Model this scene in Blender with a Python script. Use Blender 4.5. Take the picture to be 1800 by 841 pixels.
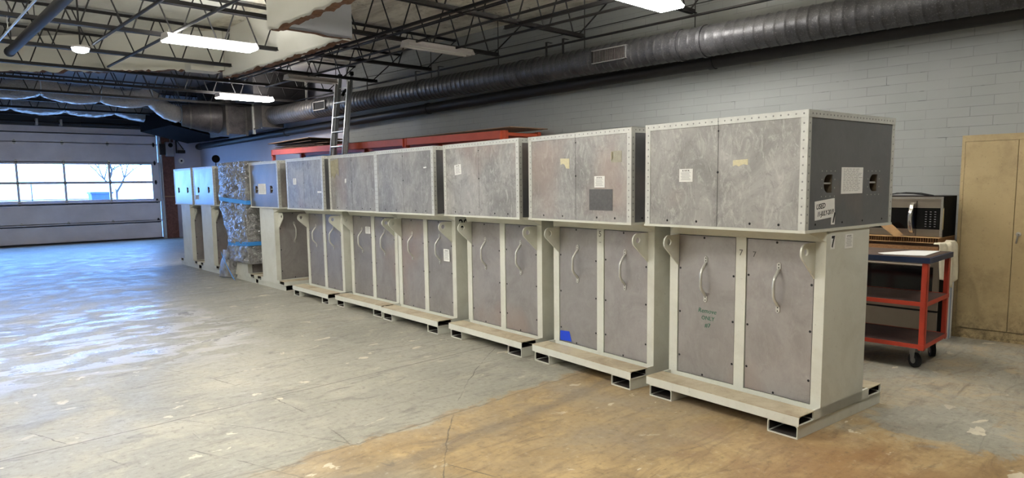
import bpy, bmesh, math, random
from math import sin, cos, pi, radians, atan
from mathutils import Vector, Matrix, noise
random.seed(7)
C = bpy.context.scene.collection
for o in list(bpy.data.objects): bpy.data.objects.remove(o)

# ------------------------------------------------------------------ camera
cam_d = bpy.data.cameras.new('camera'); cam = bpy.data.objects.new('camera', cam_d); C.objects.link(cam)
R_ = (0.7509048, -0.6602572, -0.0142263); U_ = (0.0827855, 0.0727357, 0.9939095); F_ = (0.6552011, 0.7475092, -0.1092774)
m = Matrix(((R_[0], U_[0], -F_[0], 0), (R_[1], U_[1], -F_[1], 0), (R_[2], U_[2], -F_[2], 1.6), (0, 0, 0, 1)))
cam.matrix_world = m
cam_d.sensor_width = 36; cam_d.lens = 1197.39 / 1800 * 36
cam_d.shift_x = (900 - 894.22) / 1800; cam_d.shift_y = (456.05 - 420.5) / 1800
cam_d.clip_start = .05; cam_d.clip_end = 200
bpy.context.scene.camera = cam

# ------------------------------------------------------------------ world and exposure
SKY_STRENGTH = 32.0; SKY_COL = (0.17, .41, 1.0)
TUBE = 76.0                       # emission of the fluorescent fixtures
world = bpy.data.worlds.new('world'); bpy.context.scene.world = world; world.use_nodes = True
bg = world.node_tree.nodes['Background']; bg.inputs[0].default_value = (*SKY_COL, 1); bg.inputs[1].default_value = SKY_STRENGTH
vs = bpy.context.scene.view_settings
vs.view_transform = 'Standard'; vs.look = 'None'; vs.gamma = 1; vs.use_curve_mapping = False; vs.exposure = -0.12

K = .035; NK = math.hypot(1, K); TH = atan(K)
def W(s, n, z=0): return Vector((8.42 + (-K*s - n)/NK, (s - K*n)/NK, z))

# portal at the garage door's glazing (guides the daylight sampling)
pd = bpy.data.lights.new('window_daylight', 'AREA'); pd.shape = 'RECTANGLE'; pd.size = 6.0; pd.size_y = 1.1
pd.cycles.is_portal = True
po = bpy.data.objects.new('window_daylight', pd); C.objects.link(po); po.location = (3.05, 24.55, 1.85); po.rotation_euler = (-pi/2, 0, 0)

# ------------------------------------------------------------------ materials
def lin(r, g=None, b=None):
    if g is None: g = b = r
    f = lambda c: ((c/255+.055)/1.055)**2.4 if c > 10 else c/255/12.92
    return (f(r), f(g), f(b), 1)
class NT:
    def __init__(s, name):
        s.m = bpy.data.materials.new(name); s.m.use_nodes = True; s.t = s.m.node_tree; s.b = s.t.nodes['Principled BSDF']
    def n(s, typ, **kw):
        nd = s.t.nodes.new(typ)
        for k, v in kw.items():
            if k.startswith('i_'):
                key = k[2:]; key = int(key) if key.isdigit() else key.replace('_', ' ')
                if hasattr(v, 'node'): s.t.links.new(v, nd.inputs[key])
                else: nd.inputs[key].default_value = v
            else: setattr(nd, k, v)
        return nd
    def link(s, a, b): s.t.links.new(a, b)
    def pos(s, obj=False):
        if obj: return s.n('ShaderNodeTexCoord').outputs['Object']
        return s.n('ShaderNodeNewGeometry').outputs['Position']
    def noise(s, vec, scale, detail=5, rough=.6, dist=0):
        return s.n('ShaderNodeTexNoise', i_Vector=vec, i_Scale=scale, i_Detail=detail, i_Roughness=rough, i_Distortion=dist).outputs['Fac']
    def ramp(s, fac, lo, hi, a=0., b=1.):
        return s.n('ShaderNodeMapRange', i_Value=fac, i_1=lo, i_2=hi, i_3=a, i_4=b).outputs[0]
    def mix(s, fac, a, b, mode='MIX'):
        nd = s.t.nodes.new('ShaderNodeMix'); nd.data_type = 'RGBA'; nd.blend_type = mode; nd.clamp_factor = True
        for i, v in ((0, fac), (6, a), (7, b)):
            if hasattr(v, 'node'): s.t.links.new(v, nd.inputs[i])
            else: nd.inputs[i].default_value = v
        return nd.outputs[2]
    def math(s, op, a, b=0., c=None):
        nd = s.t.nodes.new('ShaderNodeMath'); nd.operation = op
        for i, v in ((0, a), (1, b)) + (((2, c),) if c is not None else ()):
            if hasattr(v, 'node'): s.t.links.new(v, nd.inputs[i])
            else: nd.inputs[i].default_value = v
        return nd.outputs[0]
    def scale(s, vec, sc):
        return s.n('ShaderNodeMapping', i_Vector=vec, i_Scale=sc).outputs[0]
    def bump(s, h, strength=.3, dist=.01):
        nd = s.n('ShaderNodeBump', i_Height=h, i_Strength=strength, i_Distance=dist)
        s.link(nd.outputs[0], s.b.inputs['Normal'])
    def set(s, col=None, rough=None, metal=None, spec=None):
        for k, v in (('Base Color', col), ('Roughness', rough), ('Metallic', metal), ('Specular IOR Level', spec)):
            if v is None: continue
            if hasattr(v, 'node'): s.link(v, s.b.inputs[k])
            else: s.b.inputs[k].default_value = v
        return s.m
def plain(name, col, rough=.5, metal=0., var=.25, scale=6., obj=False, bump=0., spec=.5):
    t = NT(name); v = t.pos(obj)
    n1 = t.noise(v, scale, 6, .65)
    dark = tuple(c*(1-var) for c in col[:3]) + (1,)
    c = t.mix(t.ramp(n1, .35, .65), dark, col)
    if bump: t.bump(t.noise(v, scale*12, 3), bump, .003)
    return t.set(c, rough, metal, spec)

M = {}
def aluminium(name, c1, c2, c3, r0, r1, metal=.8, st=1.0, bmp=.22):
    t = NT(name); v = t.pos()
    big = t.noise(v, 2.2, 5, .7, 1.2)
    fine = t.noise(v, 26, 6, .75)
    streak = t.noise(t.scale(v, (15, 15, 6.5)), 1.0, 6, .8, 1.4)
    info = t.n('ShaderNodeObjectInfo').outputs['Random']
    c = t.mix(t.ramp(big, .36, .64), c1, c2)
    c = t.mix(t.ramp(streak, .5, .68, 0, .75*st), c, c3)
    c = t.mix(t.ramp(fine, .55, .75, 0, .5*st), c, tuple(x*.55 for x in c1[:3])+(1,))
    sc = t.noise(t.scale(t.n('ShaderNodeVectorRotate', i_Vector=v, i_Angle=.6, i_Axis=(1., .2, 0.)).outputs[0], (30, 46, 7)), 1.0, 3, .6, 1.2)
    c = t.mix(t.ramp(sc, .69, .74, 0, .55*st), c, (.62, .61, .58, 1))
    c = t.mix(t.ramp(t.noise(v, 7, 7, .85, .6), .56, .62, 0, .38*st), c, tuple(x*.62 for x in c1[:3])+(1,))
    c = t.mix(t.ramp(t.noise(t.scale(v, (1, 1, .8)), 1.1, 3, .5), .56, .68, 0, .5), c, (.40, .29, .24, 1))  # pinkish patches painted in to imitate warm reflections
    c = t.mix(t.ramp(info, 0, 1, 0, .3), c, (.24, .235, .23, 1))
    t.bump(t.math('ADD', big, t.math('MULTIPLY', fine, .25)), bmp, .01)
    return t.set(c, t.math('ADD', t.ramp(big, .3, .7, r0, r1), t.math('MULTIPLY', fine, .12)), metal)
M['alu'] = aluminium('scuffed_aluminium', (.25, .243, .23, 1), (.42, .41, .387, 1), (.60, .585, .55, 1), .36, .5, .5)
M['aluend'] = aluminium('smooth_aluminium', (.15, .155, .165, 1), (.19, .195, .205, 1), (.25, .255, .265, 1), .24, .32, .45, .25)  # box ends: darker base imitates the dark room they reflect
M['door'] = aluminium('door_aluminium', (.32, .30, .293, 1), (.41, .39, .382, 1), (.49, .475, .465, 1), .33, .42, .55, .4, .12)
def grimy_paint(name, col, grime, amt=.8, rough=.5):
    t = NT(name); v = t.pos()
    n1 = t.noise(v, 3.0, 6, .7, .5); n2 = t.noise(v, 45, 5, .7)
    c = t.mix(t.ramp(n1, .42, .72, 0, .55*amt), col, grime)
    c = t.mix(t.ramp(n2, .62, .74, 0, .6*amt), c, tuple(x*.5 for x in grime[:3])+(1,))
    t.bump(n2, .1, .002)
    return t.set(c, rough)
M['cream'] = grimy_paint('pale_green_grey_paint', lin(208, 209, 198), lin(172, 169, 152), .7)
M['beamtop'] = grimy_paint('dirty_beam_paint', lin(186, 176, 150), lin(134, 114, 88), 1.7)
M['trim'] = plain('galvanised_angle', lin(208, 209, 203), .42, .35, .14, 14)
M['rivet'] = plain('rivet_metal', lin(150, 150, 148), .35, .7, .1, 30)
M['dark'] = plain('dark_hole', lin(22, 20, 18), .8, 0, .2)
M['screw'] = plain('black_screw', lin(18, 18, 20), .5, .3, .2, 40)
M['brownpocket'] = plain('brown_pocket', lin(96, 84, 66), .7, 0, .3, 40)
M['paper'] = plain('white_paper', lin(232, 232, 228), .7, 0, .05, 20)
M['ink'] = plain('black_ink', lin(26, 26, 30), .7, 0, .1, 20)
M['greyink'] = plain('grey_print', lin(130, 130, 132), .7, 0, .2, 200)
M['green'] = plain('green_marker', lin(22, 104, 78), .6, 0, .2, 60)
M['pencil'] = plain('pencil_mark', lin(96, 96, 92), .7, 0, .3, 90)
M['yellowed'] = plain('yellowed_label', lin(216, 208, 172), .7, 0, .15, 60)
M['gluey'] = plain('glue_residue', lin(158, 152, 128), .6, .2, .3, 20)
M['bluetape'] = plain('blue_tape', lin(20, 66, 205), .45, 0, .1, 20)
M['paintertape'] = plain('painters_tape', lin(58, 140, 215), .5, 0, .12, 9)
M['tubeshade'] = plain('painted_tube_shade', lin(46, 38, 32), .9, 0, .4, 30)  # dark colour stands in for the shade inside the skid tubes
M['handle'] = plain('bright_handle_metal', lin(205, 205, 198), .32, .45, .1, 30)
M['blacksteel'] = plain('black_steel', lin(34, 32, 33), .55, .15, .35, 9)
M['soot'] = plain('soot_black_metal', lin(10, 9, 8), .9, 0, .2, spec=.03)
M['duct'] = None
def duct_mat(name, c1, c2, metal, r0, bandscale):
    t = NT(name); v = t.pos(True)
    n1 = t.noise(v, 3.5, 6, .75); n2 = t.noise(v, 60, 4, .7)
    c = t.mix(t.ramp(n1, .35, .7), c1, c2)
    c = t.mix(t.ramp(n2, .55, .75, 0, .35), c, (.42, .42, .42, 1))
    t.bump(t.math('ADD', n1, n2), .12, .004)
    return t.set(c, t.ramp(n1, .3, .7, r0, r0+.15), metal)
M['duct'] = duct_mat('dark_painted_duct', (.028, .028, .031, 1), (.075, .075, .08, 1), .3, .38, 9)
M['ductworn'] = duct_mat('worn_grey_duct', (.09, .085, .08, 1), (.22, .20, .19, 1), .5, .4, 9)
M['plenum'] = duct_mat('soot_streaked_sheet_metal', (.06, .055, .06, 1), (.17, .155, .16, 1), .5, .4, 9)
def foil():
    t = NT('crinkled_foil'); v = t.pos(True)
    w = t.noise(t.scale(v, (9, 30, 9)), 2.2, 6, .8, 1.5)
    t.bump(w, 1.0, .06)
    return t.set(t.mix(t.ramp(w, .35, .65), (.55, .53, .51, 1), (.95, .94, .93, 1)), .26, .6)
M['foil'] = foil()
def film():
    t = NT('grey_plastic_film'); v = t.pos()
    a = t.noise(v, 7, 7, .72, 2.0); b = t.noise(v, 26, 5, .7, 1.5)
    t.bump(t.math('ADD', a, t.math('MULTIPLY', b, .35)), 1.0, .06)
    return t.set(t.mix(t.ramp(a, .35, .65), lin(140, 138, 134), lin(214, 214, 214)), .14, .85)
M['film'] = film()
M['orange'] = grimy_paint('orange_rack_paint', lin(190, 84, 56), lin(140, 58, 42), .7, .5)
M['redcart'] = grimy_paint('red_cart_paint', lin(196, 66, 46), lin(120, 44, 36), .8, .45)
M['bluecart'] = plain('blue_cart_top', lin(38, 54, 88), .45, .1, .3, 7)
M['shelfbrown'] = plain('worn_shelf', lin(100, 78, 76), .5, .1, .35, 5)
M['rubber'] = plain('black_rubber', lin(30, 30, 31), .7, 0, .2, 20)
M['zinc'] = plain('zinc_plate', lin(170, 170, 168), .4, .7, .15, 30)
M['ladder'] = plain('ladder_aluminium', lin(205, 208, 210), .35, .75, .15, 12)
M['ply'] = plain('weathered_plywood', lin(150, 122, 96), .75, 0, .5, 3)
M['plydark'] = plain('dark_plywood', lin(92, 74, 62), .8, 0, .5, 3)
M['steelapp'] = plain('stainless_steel', lin(150, 140, 128), .32, .8, .12, 4)
M['steelbright'] = plain('polished_steel', lin(225, 222, 216), .2, .9, .1, 4)
M['glassblack'] = plain('black_glass', lin(10, 10, 12), .12, 0, .1)
M['blackplastic'] = plain('black_plastic', lin(14, 14, 15), .8, 0, .1, spec=.12)
M['card'] = plain('brown_cardboard', lin(196, 158, 112), .8, 0, .2, 9)
M['carddark'] = plain('cardboard_core', lin(150, 108, 70), .8, 0, .35, 60)
M['cloth'] = plain('cream_cloth', lin(222, 214, 190), .85, 0, .12, 25, bump=.3)
M['fixture'] = plain('white_fixture_metal', lin(205, 200, 198), .5, 0, .08, 9)
M['pipeblue'] = plain('glossy_plastic_pipe', lin(190, 205, 225), .2, .1, .1)
M['doorpanel'] = None
t = NT('grey_door_panel'); v = t.pos()
M['doorpanel'] = t.set(t.mix(t.ramp(t.noise(v, 1.6, 5), .35, .65), lin(216, 214, 220), lin(200, 198, 204)), .5)
M['brick'] = plain('red_brown_post', lin(122, 84, 74), .85, 0, .45, 14, bump=.4)
M['opener'] = plain('grey_enclosure', lin(140, 140, 146), .5, .1, .15)
t = NT('oatmeal_locker_paint'); v = t.pos()
sp = t.noise(v, 42, 4, .75)
c = t.mix(t.ramp(t.noise(v, 1.3, 5), .35, .7), lin(178, 159, 120), lin(162, 143, 104))
c = t.mix(t.ramp(sp, .6, .72, 0, .6), c, lin(96, 76, 50))
c = t.mix(t.ramp(t.noise(v, 3, 6, .7), .5, .7, 0, .5), c, lin(118, 98, 66))
zz = t.n('ShaderNodeSeparateXYZ', i_0=v).outputs[2]
c = t.mix(t.math('MULTIPLY', t.ramp(zz, .35, .0), t.ramp(t.noise(v, 20, 5, .8), .42, .62, 0, .8)), c, lin(80, 66, 46))
M['locker'] = t.set(c, .42)
# painted block wall
t = NT('painted_block_wall'); v = t.pos(True)
sx = t.n('ShaderNodeSeparateXYZ', i_0=v)
bv = t.n('ShaderNodeCombineXYZ', i_0=sx.outputs[1], i_1=sx.outputs[2]).outputs[0]
br = t.n('ShaderNodeTexBrick', i_Vector=bv, i_Scale=1.0, i_Mortar_Size=.004, i_Brick_Width=.406, i_Row_Height=.1015, i_Mortar_Smooth=.3, i_Color1=lin(150, 153, 152), i_Color2=lin(145, 149, 148), i_Mortar=lin(124, 127, 127))
br.offset = .5
nn = t.noise(v, 30, 5, .7); nb = t.noise(v, .9, 4)
c = t.mix(t.ramp(nb, .35, .65, 0, .35), br.outputs['Color'], lin(136, 138, 136))
fade = t.ramp(t.noise(v, 1.4, 3), .35, .6)
c = t.mix(t.ramp(t.noise(v, 2.1, 4), .36, .56, .85, 0), c, lin(147, 150, 149))
h = t.math('ADD', t.math('MULTIPLY', t.math('SUBTRACT', 1., br.outputs['Fac']), t.math('MULTIPLY', fade, 1.)), t.math('MULTIPLY', nn, .25))
c = t.mix(t.math('MULTIPLY', t.ramp(t.noise(v, 5, 3), .6, .68), t.math('MULTIPLY', br.outputs['Fac'], .75)), c, lin(84, 86, 88))
t.bump(h, .45, .01)
M['wall'] = t.set(c, .55)
M['drywall'] = plain('white_drywall', lin(222, 221, 212), .8, 0, .05, 1.2)
M['drywallgrey'] = plain('pale_blue_grey_drywall', lin(186, 190, 200), .8, 0, .05, 1.2)
M['bluewall'] = plain('lavender_grey_wall', lin(190, 190, 204), .6, 0, .08, 1.0)
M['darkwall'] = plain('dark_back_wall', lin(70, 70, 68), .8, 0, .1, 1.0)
M['torn'] = plain('torn_brown_edge', lin(118, 84, 64), .9, 0, .5, 25, bump=.5)
# ceiling deck
t = NT('roof_deck'); v = t.pos(); s3 = t.n('ShaderNodeSeparateXYZ', i_0=v)
st = t.noise(t.scale(v, (1.2, .5, 1)), 1.6, 6, .75, 1.0)
right = t.mix(t.ramp(st, .42, .72), lin(232, 228, 214), lin(156, 146, 128))
right = t.mix(t.ramp(t.noise(v, 5, 6, .8, 1), .6, .68, 0, .8), right, lin(66, 58, 50))
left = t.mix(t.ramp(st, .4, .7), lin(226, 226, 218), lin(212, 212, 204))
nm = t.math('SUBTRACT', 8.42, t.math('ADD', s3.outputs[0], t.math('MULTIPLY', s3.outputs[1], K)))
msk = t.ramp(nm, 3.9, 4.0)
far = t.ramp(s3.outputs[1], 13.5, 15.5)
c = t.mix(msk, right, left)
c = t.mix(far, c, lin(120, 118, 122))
wv = t.n('ShaderNodeTexWave', i_Vector=v, i_Scale=.82, i_Distortion=0., wave_type='BANDS', bands_direction='X').outputs['Fac']
t.bump(t.math('GREATER_THAN', wv, .96), .6, .02)
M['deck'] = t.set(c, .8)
# concrete floor
t = NT('worn_concrete'); v = t.pos(); s3 = t.n('ShaderNodeSeparateXYZ', i_0=v); X, Y = s3.outputs[0], s3.outputs[1]
big = t.noise(v, .55, 6, .65, .6); mid = t.noise(v, 2.6, 7, .7, .8); fin = t.noise(v, 22, 6, .75)
sw = t.noise(t.scale(v, (1.2, 5.0, 1)), 1.4, 6, .7, 1.4)
grey = t.mix(t.ramp(big, .35, .65), lin(136, 134, 123), lin(157, 154, 141))
grey = t.mix(t.ramp(mid, .5, .72, 0, .7), grey, lin(184, 179, 162))
grey = t.mix(t.ramp(sw, .52, .7, 0, .8), grey, lin(106, 103, 94))
tan = t.mix(t.ramp(mid, .34, .62), lin(134, 112, 80), lin(180, 156, 114))
tan = t.mix(t.ramp(sw, .5, .68, 0, .75), tan, lin(112, 92, 68))
tan = t.mix(t.ramp(big, .46, .62, 0, .7), tan, lin(152, 140, 120))
# the coating is missing nearer than a saw cut across the room and fades to the left
edge = t.math('ADD', t.math('ADD', Y, t.math('MULTIPLY', X, -.06)), t.ramp(mid, .3, .7, -.14, .14))
m1 = t.ramp(edge, 3.66, 3.60)
m2 = t.ramp(t.math('ADD', X, t.ramp(big, .3, .7, -.9, .9)), .7, 1.9)
m3 = t.ramp(t.math('ADD', X, t.ramp(mid, .3, .7, -1.0, 1.0)), 5.6, 4.7)
msk = t.math('MULTIPLY', t.math('MULTIPLY', m1, m2), t.math('MAXIMUM', m3, t.ramp(mid, .46, .62, 0, .5)))
# a bare grey blotch in the tan area
d1 = t.n('ShaderNodeVectorMath', operation='DISTANCE', i_0=v, i_1=(4.95, 1.35, 0)).outputs['Value']
msk = t.math('MULTIPLY', msk, t.ramp(t.math('ADD', d1, t.ramp(mid, .3, .7, -.25, .25)), .38, .46))
c = t.mix(msk, grey, tan)
# orange rust stain near the first skid
d2 = t.n('ShaderNodeVectorMath', operation='DISTANCE', i_0=v, i_1=(3.75, 1.5, 0)).outputs['Value']
c = t.mix(t.ramp(t.math('ADD', d2, t.ramp(mid, .3, .7, -.4, .4)), .9, .1, 0, .5), c, lin(150, 106, 62))
# flaked paint chips
vo = t.noise(t.scale(v, (1, 1.6, 1)), 3.3, 6, .55, .3)
chip = t.math('MULTIPLY', t.ramp(vo, .645, .66), t.ramp(t.noise(v, .8, 3), .42, .52))
c = t.mix(t.math('MULTIPLY', chip, .75), c, lin(212, 204, 182))
# dark tyre track along the tan border and saw cuts
def line(coord, at, w, wob=0.):
    co = t.math('ADD', coord, t.ramp(mid, .3, .7, -wob, wob)) if wob else coord
    return t.ramp(t.math('ABSOLUTE', t.math('SUBTRACT', co, at)), w, w*.4)
Yt = t.math('ADD', Y, t.math('MULTIPLY', X, -.05))
c = t.mix(t.math('MULTIPLY', line(Yt, 4.93, .009, .01), .75), c, lin(70, 64, 56))
c = t.mix(t.math('MULTIPLY', line(t.math('ADD', Y, t.math('MULTIPLY', X, -.12)), 3.02, .09, .05), .45), c, lin(104, 96, 88))
c = t.mix(t.math('MULTIPLY', line(Yt, 3.63, .012, .02), .5), c, lin(96, 84, 66))
c = t.mix(t.math('MULTIPLY', line(Yt, 9.6, .012, .01), .6), c, lin(90, 86, 80))
# drag marks: a few long thin arcs
for (cx_, cy_, rr_, w_, y0_) in ((-6.2, 1.0, 8.1, .007, 3.2), (-5.4, .6, 8.0, .006, 2.9), (-7.5, 2.2, 8.6, .006, 4.0), (9.5, -2.5, 9.2, .006, 3.4), (-3.2, 4.5, 5.2, .006, 5.6)):
    dd_ = t.n('ShaderNodeVectorMath', operation='DISTANCE', i_0=v, i_1=(cx_, cy_, 0)).outputs['Value']
    c = t.mix(t.math('MULTIPLY', line(dd_, rr_, w_, .012), t.math('MULTIPLY', t.ramp(t.noise(v, 1.6, 4), .46, .56, 0, .75), t.ramp(t.math('ABSOLUTE', t.math('SUBTRACT', Y, y0_)), 2.6, 1.4))), c, lin(72, 68, 60))
c = t.mix(t.ramp(t.noise(t.scale(v, (9, 2.2, 1)), 1., 5, .7, .9), .64, .70, 0, .5), c, lin(92, 88, 80))
c = t.mix(t.ramp(fin, .54, .70, 0, .6), c, lin(92, 84, 70))
c = t.mix(t.ramp(fin, .42, .28, 0, .4), c, lin(206, 200, 186))
# glossy flaking sealer patches, whitened to imitate reflected window light
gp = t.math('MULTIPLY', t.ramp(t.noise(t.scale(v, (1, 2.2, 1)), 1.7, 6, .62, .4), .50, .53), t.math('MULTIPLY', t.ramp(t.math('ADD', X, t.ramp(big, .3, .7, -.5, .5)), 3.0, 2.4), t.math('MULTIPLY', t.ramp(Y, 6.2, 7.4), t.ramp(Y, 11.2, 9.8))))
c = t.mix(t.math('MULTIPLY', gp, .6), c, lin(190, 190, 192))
t.bump(t.math('ADD', fin, t.math('MULTIPLY', mid, .8)), .12, .006)
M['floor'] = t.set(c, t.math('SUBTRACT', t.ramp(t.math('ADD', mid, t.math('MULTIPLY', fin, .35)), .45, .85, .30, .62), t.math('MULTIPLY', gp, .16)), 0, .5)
def emis(name, col, st):
    mm = bpy.data.materials.new(name); mm.use_nodes = True; tr = mm.node_tree
    tr.nodes.remove(tr.nodes['Principled BSDF']); e = tr.nodes.new('ShaderNodeEmission'); e.inputs[0].default_value = col; e.inputs[1].default_value = st
    tr.links.new(e.outputs[0], tr.nodes['Material Output'].inputs[0]); return mm
M['tube'] = emis('lit_fluorescent_diffuser', (1, .96, .90, 1), TUBE)
M['tubesoft'] = emis('evenly_lit_diffuser', (1, .97, .92, 1), 30)
M['led'] = emis('lit_dome_lamp', (.85, .92, 1, 1), 25)
mg = bpy.data.materials.new('window_pane'); mg.use_nodes = True; tr = mg.node_tree; tr.nodes.remove(tr.nodes['Principled BSDF'])
tp = tr.nodes.new('ShaderNodeBsdfTransparent'); gl = tr.nodes.new('ShaderNodeBsdfGlossy'); gl.inputs['Roughness'].default_value = .03
mx = tr.nodes.new('ShaderNodeMixShader'); mx.inputs[0].default_value = .06
tr.links.new(tp.outputs[0], mx.inputs[1]); tr.links.new(gl.outputs[0], mx.inputs[2]); tr.links.new(mx.outputs[0], tr.nodes['Material Output'].inputs[0])
M['glass'] = mg
M['asphalt'] = plain('pale_pavement', lin(200, 190, 178), .9)
M['truck'] = plain('pale_truck_body', lin(240, 226, 205), .5, 0, .1)
M['bark'] = plain('tree_bark', lin(52, 44, 44), .9)
M['bin'] = plain('blue_bin', lin(24, 50, 110), .5)

# ------------------------------------------------------------------ mesh helpers
class MB:
    def __init__(s): s.v = []; s.f = []; s.mi = []; s.mats = []; s.sm = []
    def m(s, mat):
        mat = M[mat] if isinstance(mat, str) else mat
        if mat not in s.mats: s.mats.append(mat)
        return s.mats.index(mat)
    def add(s, vs, fs, mat, smooth=False):
        b = len(s.v); s.v += [tuple(p) for p in vs]; i = s.m(mat)
        for f in fs: s.f.append([b+k for k in f]); s.mi.append(i); s.sm.append(smooth)
    def box(s, x0, x1, y0, y1, z0, z1, mat):
        if x0 > x1: x0, x1 = x1, x0
        if y0 > y1: y0, y1 = y1, y0
        if z0 > z1: z0, z1 = z1, z0
        s.add([(x0,y0,z0),(x1,y0,z0),(x1,y1,z0),(x0,y1,z0),(x0,y0,z1),(x1,y0,z1),(x1,y1,z1),(x0,y1,z1)],
              [(0,3,2,1),(4,5,6,7),(0,1,5,4),(1,2,6,5),(2,3,7,6),(3,0,4,7)], mat)
    def tube(s, pts, r, mat, seg=8, cap=True, radii=None):
        pts = [Vector(p) for p in pts]; rings = []; up = None
        for i, p in enumerate(pts):
            d = (pts[min(i+1, len(pts)-1)] - pts[max(i-1, 0)]).normalized()
            if up is None:
                up = Vector((0, 0, 1)) if abs(d.z) < .9 else Vector((1, 0, 0))
            a = d.cross(up).normalized(); b = a.cross(d).normalized(); up = b
            rr = radii[i] if radii else r
            rings.append([p + a*rr*cos(2*pi*k/seg) + b*rr*sin(2*pi*k/seg) for k in range(seg)])
        vs = [q for rg in rings for q in rg]; fs = []
        for i in range(len(pts)-1):
            for k in range(seg):
                k2 = (k+1) % seg; fs.append((i*seg+k, i*seg+k2, (i+1)*seg+k2, (i+1)*seg+k))
        s.add(vs, fs, mat, seg > 6)
        if cap:
            n = len(pts)
            s.add(rings[0], [tuple(range(seg))], mat); s.add(rings[-1], [tuple(range(seg))[::-1]], mat)
    def prism(s, poly, axis, a, b, mat):     # poly in the other two axes, extruded along axis
        def P(p, t):
            return {'x': (t, p[0], p[1]), 'y': (p[0], t, p[1]), 'z': (p[0], p[1], t)}[axis]
        n = len(poly); vs = [P(p, a) for p in poly] + [P(p, b) for p in poly]
        fs = [tuple(range(n))[::-1], tuple(range(n, 2*n))] + [(i, (i+1) % n, n+(i+1) % n, n+i) for i in range(n)]
        s.add(vs, fs, mat)
    def disc(s, c, axis, r, h, mat, seg=16):
        pts = [Vector(c), Vector(c)]; ax = {'x': Vector((1,0,0)), 'y': Vector((0,1,0)), 'z': Vector((0,0,1))}[axis]
        s.tube([Vector(c)-ax*h/2, Vector(c)+ax*h/2], r, mat, seg)
    def rivet(s, c, nrm, r, mat, h=None):
        c = Vector(c); nrm = Vector(nrm); h = h or r*.55
        a = nrm.orthogonal().normalized(); b = nrm.cross(a)
        vs = [c + (a*cos(2*pi*k/6)+b*sin(2*pi*k/6))*r for k in range(6)] + [c + nrm*h]
        s.add(vs, [(k, (k+1) % 6, 6) for k in range(6)], mat, True)
    def build(s, name, parent=None, loc=None, rot=None, bevel=0, smooth=False):
        me = bpy.data.meshes.new(name); me.from_pydata(s.v, [], s.f); me.validate(clean_customdata=False)
        for mt in s.mats: me.materials.append(mt)
        if len(me.polygons) == len(s.mi):
            me.polygons.foreach_set('material_index', s.mi); me.polygons.foreach_set('use_smooth', s.sm)
        bm = bmesh.new(); bm.from_mesh(me); bmesh.ops.recalc_face_normals(bm, faces=bm.faces); bm.to_mesh(me); bm.free()
        me.update(); o = bpy.data.objects.new(name, me); C.objects.link(o)
        if parent: o.parent = parent
        if loc is not None: o.location = loc
        if rot is not None: o.rotation_euler = (0, 0, rot)
        if bevel:
            bv = o.modifiers.new('bevel', 'BEVEL'); bv.width = bevel; bv.segments = 2; bv.limit_method = 'ANGLE'
        return o
def tag(o, label=None, cat=None, group=None, kind=None):
    if label: o['label'] = label
    if cat: o['category'] = cat
    if group: o['group'] = group
    if kind: o['kind'] = kind
    return o
def root(name, label, cat, loc=(0, 0, 0), rot=0, group=None, kind=None):
    o = bpy.data.objects.new(name, None); C.objects.link(o); o.location = loc; o.rotation_euler = (0, 0, rot); o.empty_display_size = .1
    return tag(o, label, cat, group, kind)
def wroot(name, label, cat, s=0, n=0, z=0, **kw): return root(name, label, cat, W(s, n, z), TH, **kw)
def copy_part(src, parent):
    c = src.copy(); C.objects.link(c); c.parent = parent
    for ch in list(src.children): copy_part(ch, c)
    return c
def struct(name, mb, wall=False, **kw):
    o = mb.build(name, **kw)
    if wall: o.location = (8.42, 0, 0); o.rotation_euler = (0, 0, TH)
    o['kind'] = 'structure'; return o
def text_mb(mb, body, size, origin, right, up, mat, shear=0, bold=0, align='CENTER', sx=1.):
    cu = bpy.data.curves.new('t', 'FONT'); cu.body = body; cu.size = size; cu.shear = shear; cu.extrude = .0004; cu.offset = bold
    cu.align_x = align; cu.align_y = 'CENTER'; cu.resolution_u = 2
    ob = bpy.data.objects.new('t', cu); C.objects.link(ob)
    dg = bpy.context.evaluated_depsgraph_get(); me = bpy.data.meshes.new_from_object(ob.evaluated_get(dg))
    right = Vector(right); up = Vector(up); nr = right.cross(up); o = Vector(origin)
    mb.add([o + right*v.co.x*sx + up*v.co.y + nr*v.co.z for v in me.vertices], [tuple(p.vertices) for p in me.polygons], mat)
    bpy.data.objects.remove(ob); bpy.data.curves.remove(cu); bpy.data.meshes.remove(me)

# ------------------------------------------------------------------ shell of the building
mb = MB(); mb.box(-9.5, 9.2, -7, 24.6, -.2, 0, 'floor'); struct('floor', mb)
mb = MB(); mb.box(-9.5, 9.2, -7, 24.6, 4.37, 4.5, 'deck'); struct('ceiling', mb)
mb = MB(); mb.box(0, .2, -7.5, 14.66, 0, 4.37, 'wall'); struct('wall_right', mb, True)
mb = MB(); mb.box(-.012, .2, 14.66, 25.5, 0, 4.37, 'bluewall'); struct('wall_right_far', mb, True)
mb = MB(); mb.box(-9.7, -9.5, -7, 24.6, 0, 4.37, 'drywall'); struct('wall_left', mb)
mb = MB(); mb.box(-9.5, 9.2, -7.2, -7, 0, 4.37, 'darkwall'); struct('wall_back', mb)
mb = MB()
DX0, DX1, DH = -.1, 6.22, 3.50
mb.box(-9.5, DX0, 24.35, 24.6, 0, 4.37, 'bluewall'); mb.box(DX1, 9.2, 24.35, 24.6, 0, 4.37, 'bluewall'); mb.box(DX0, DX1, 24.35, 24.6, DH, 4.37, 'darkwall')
struct('wall_far', mb)
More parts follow.
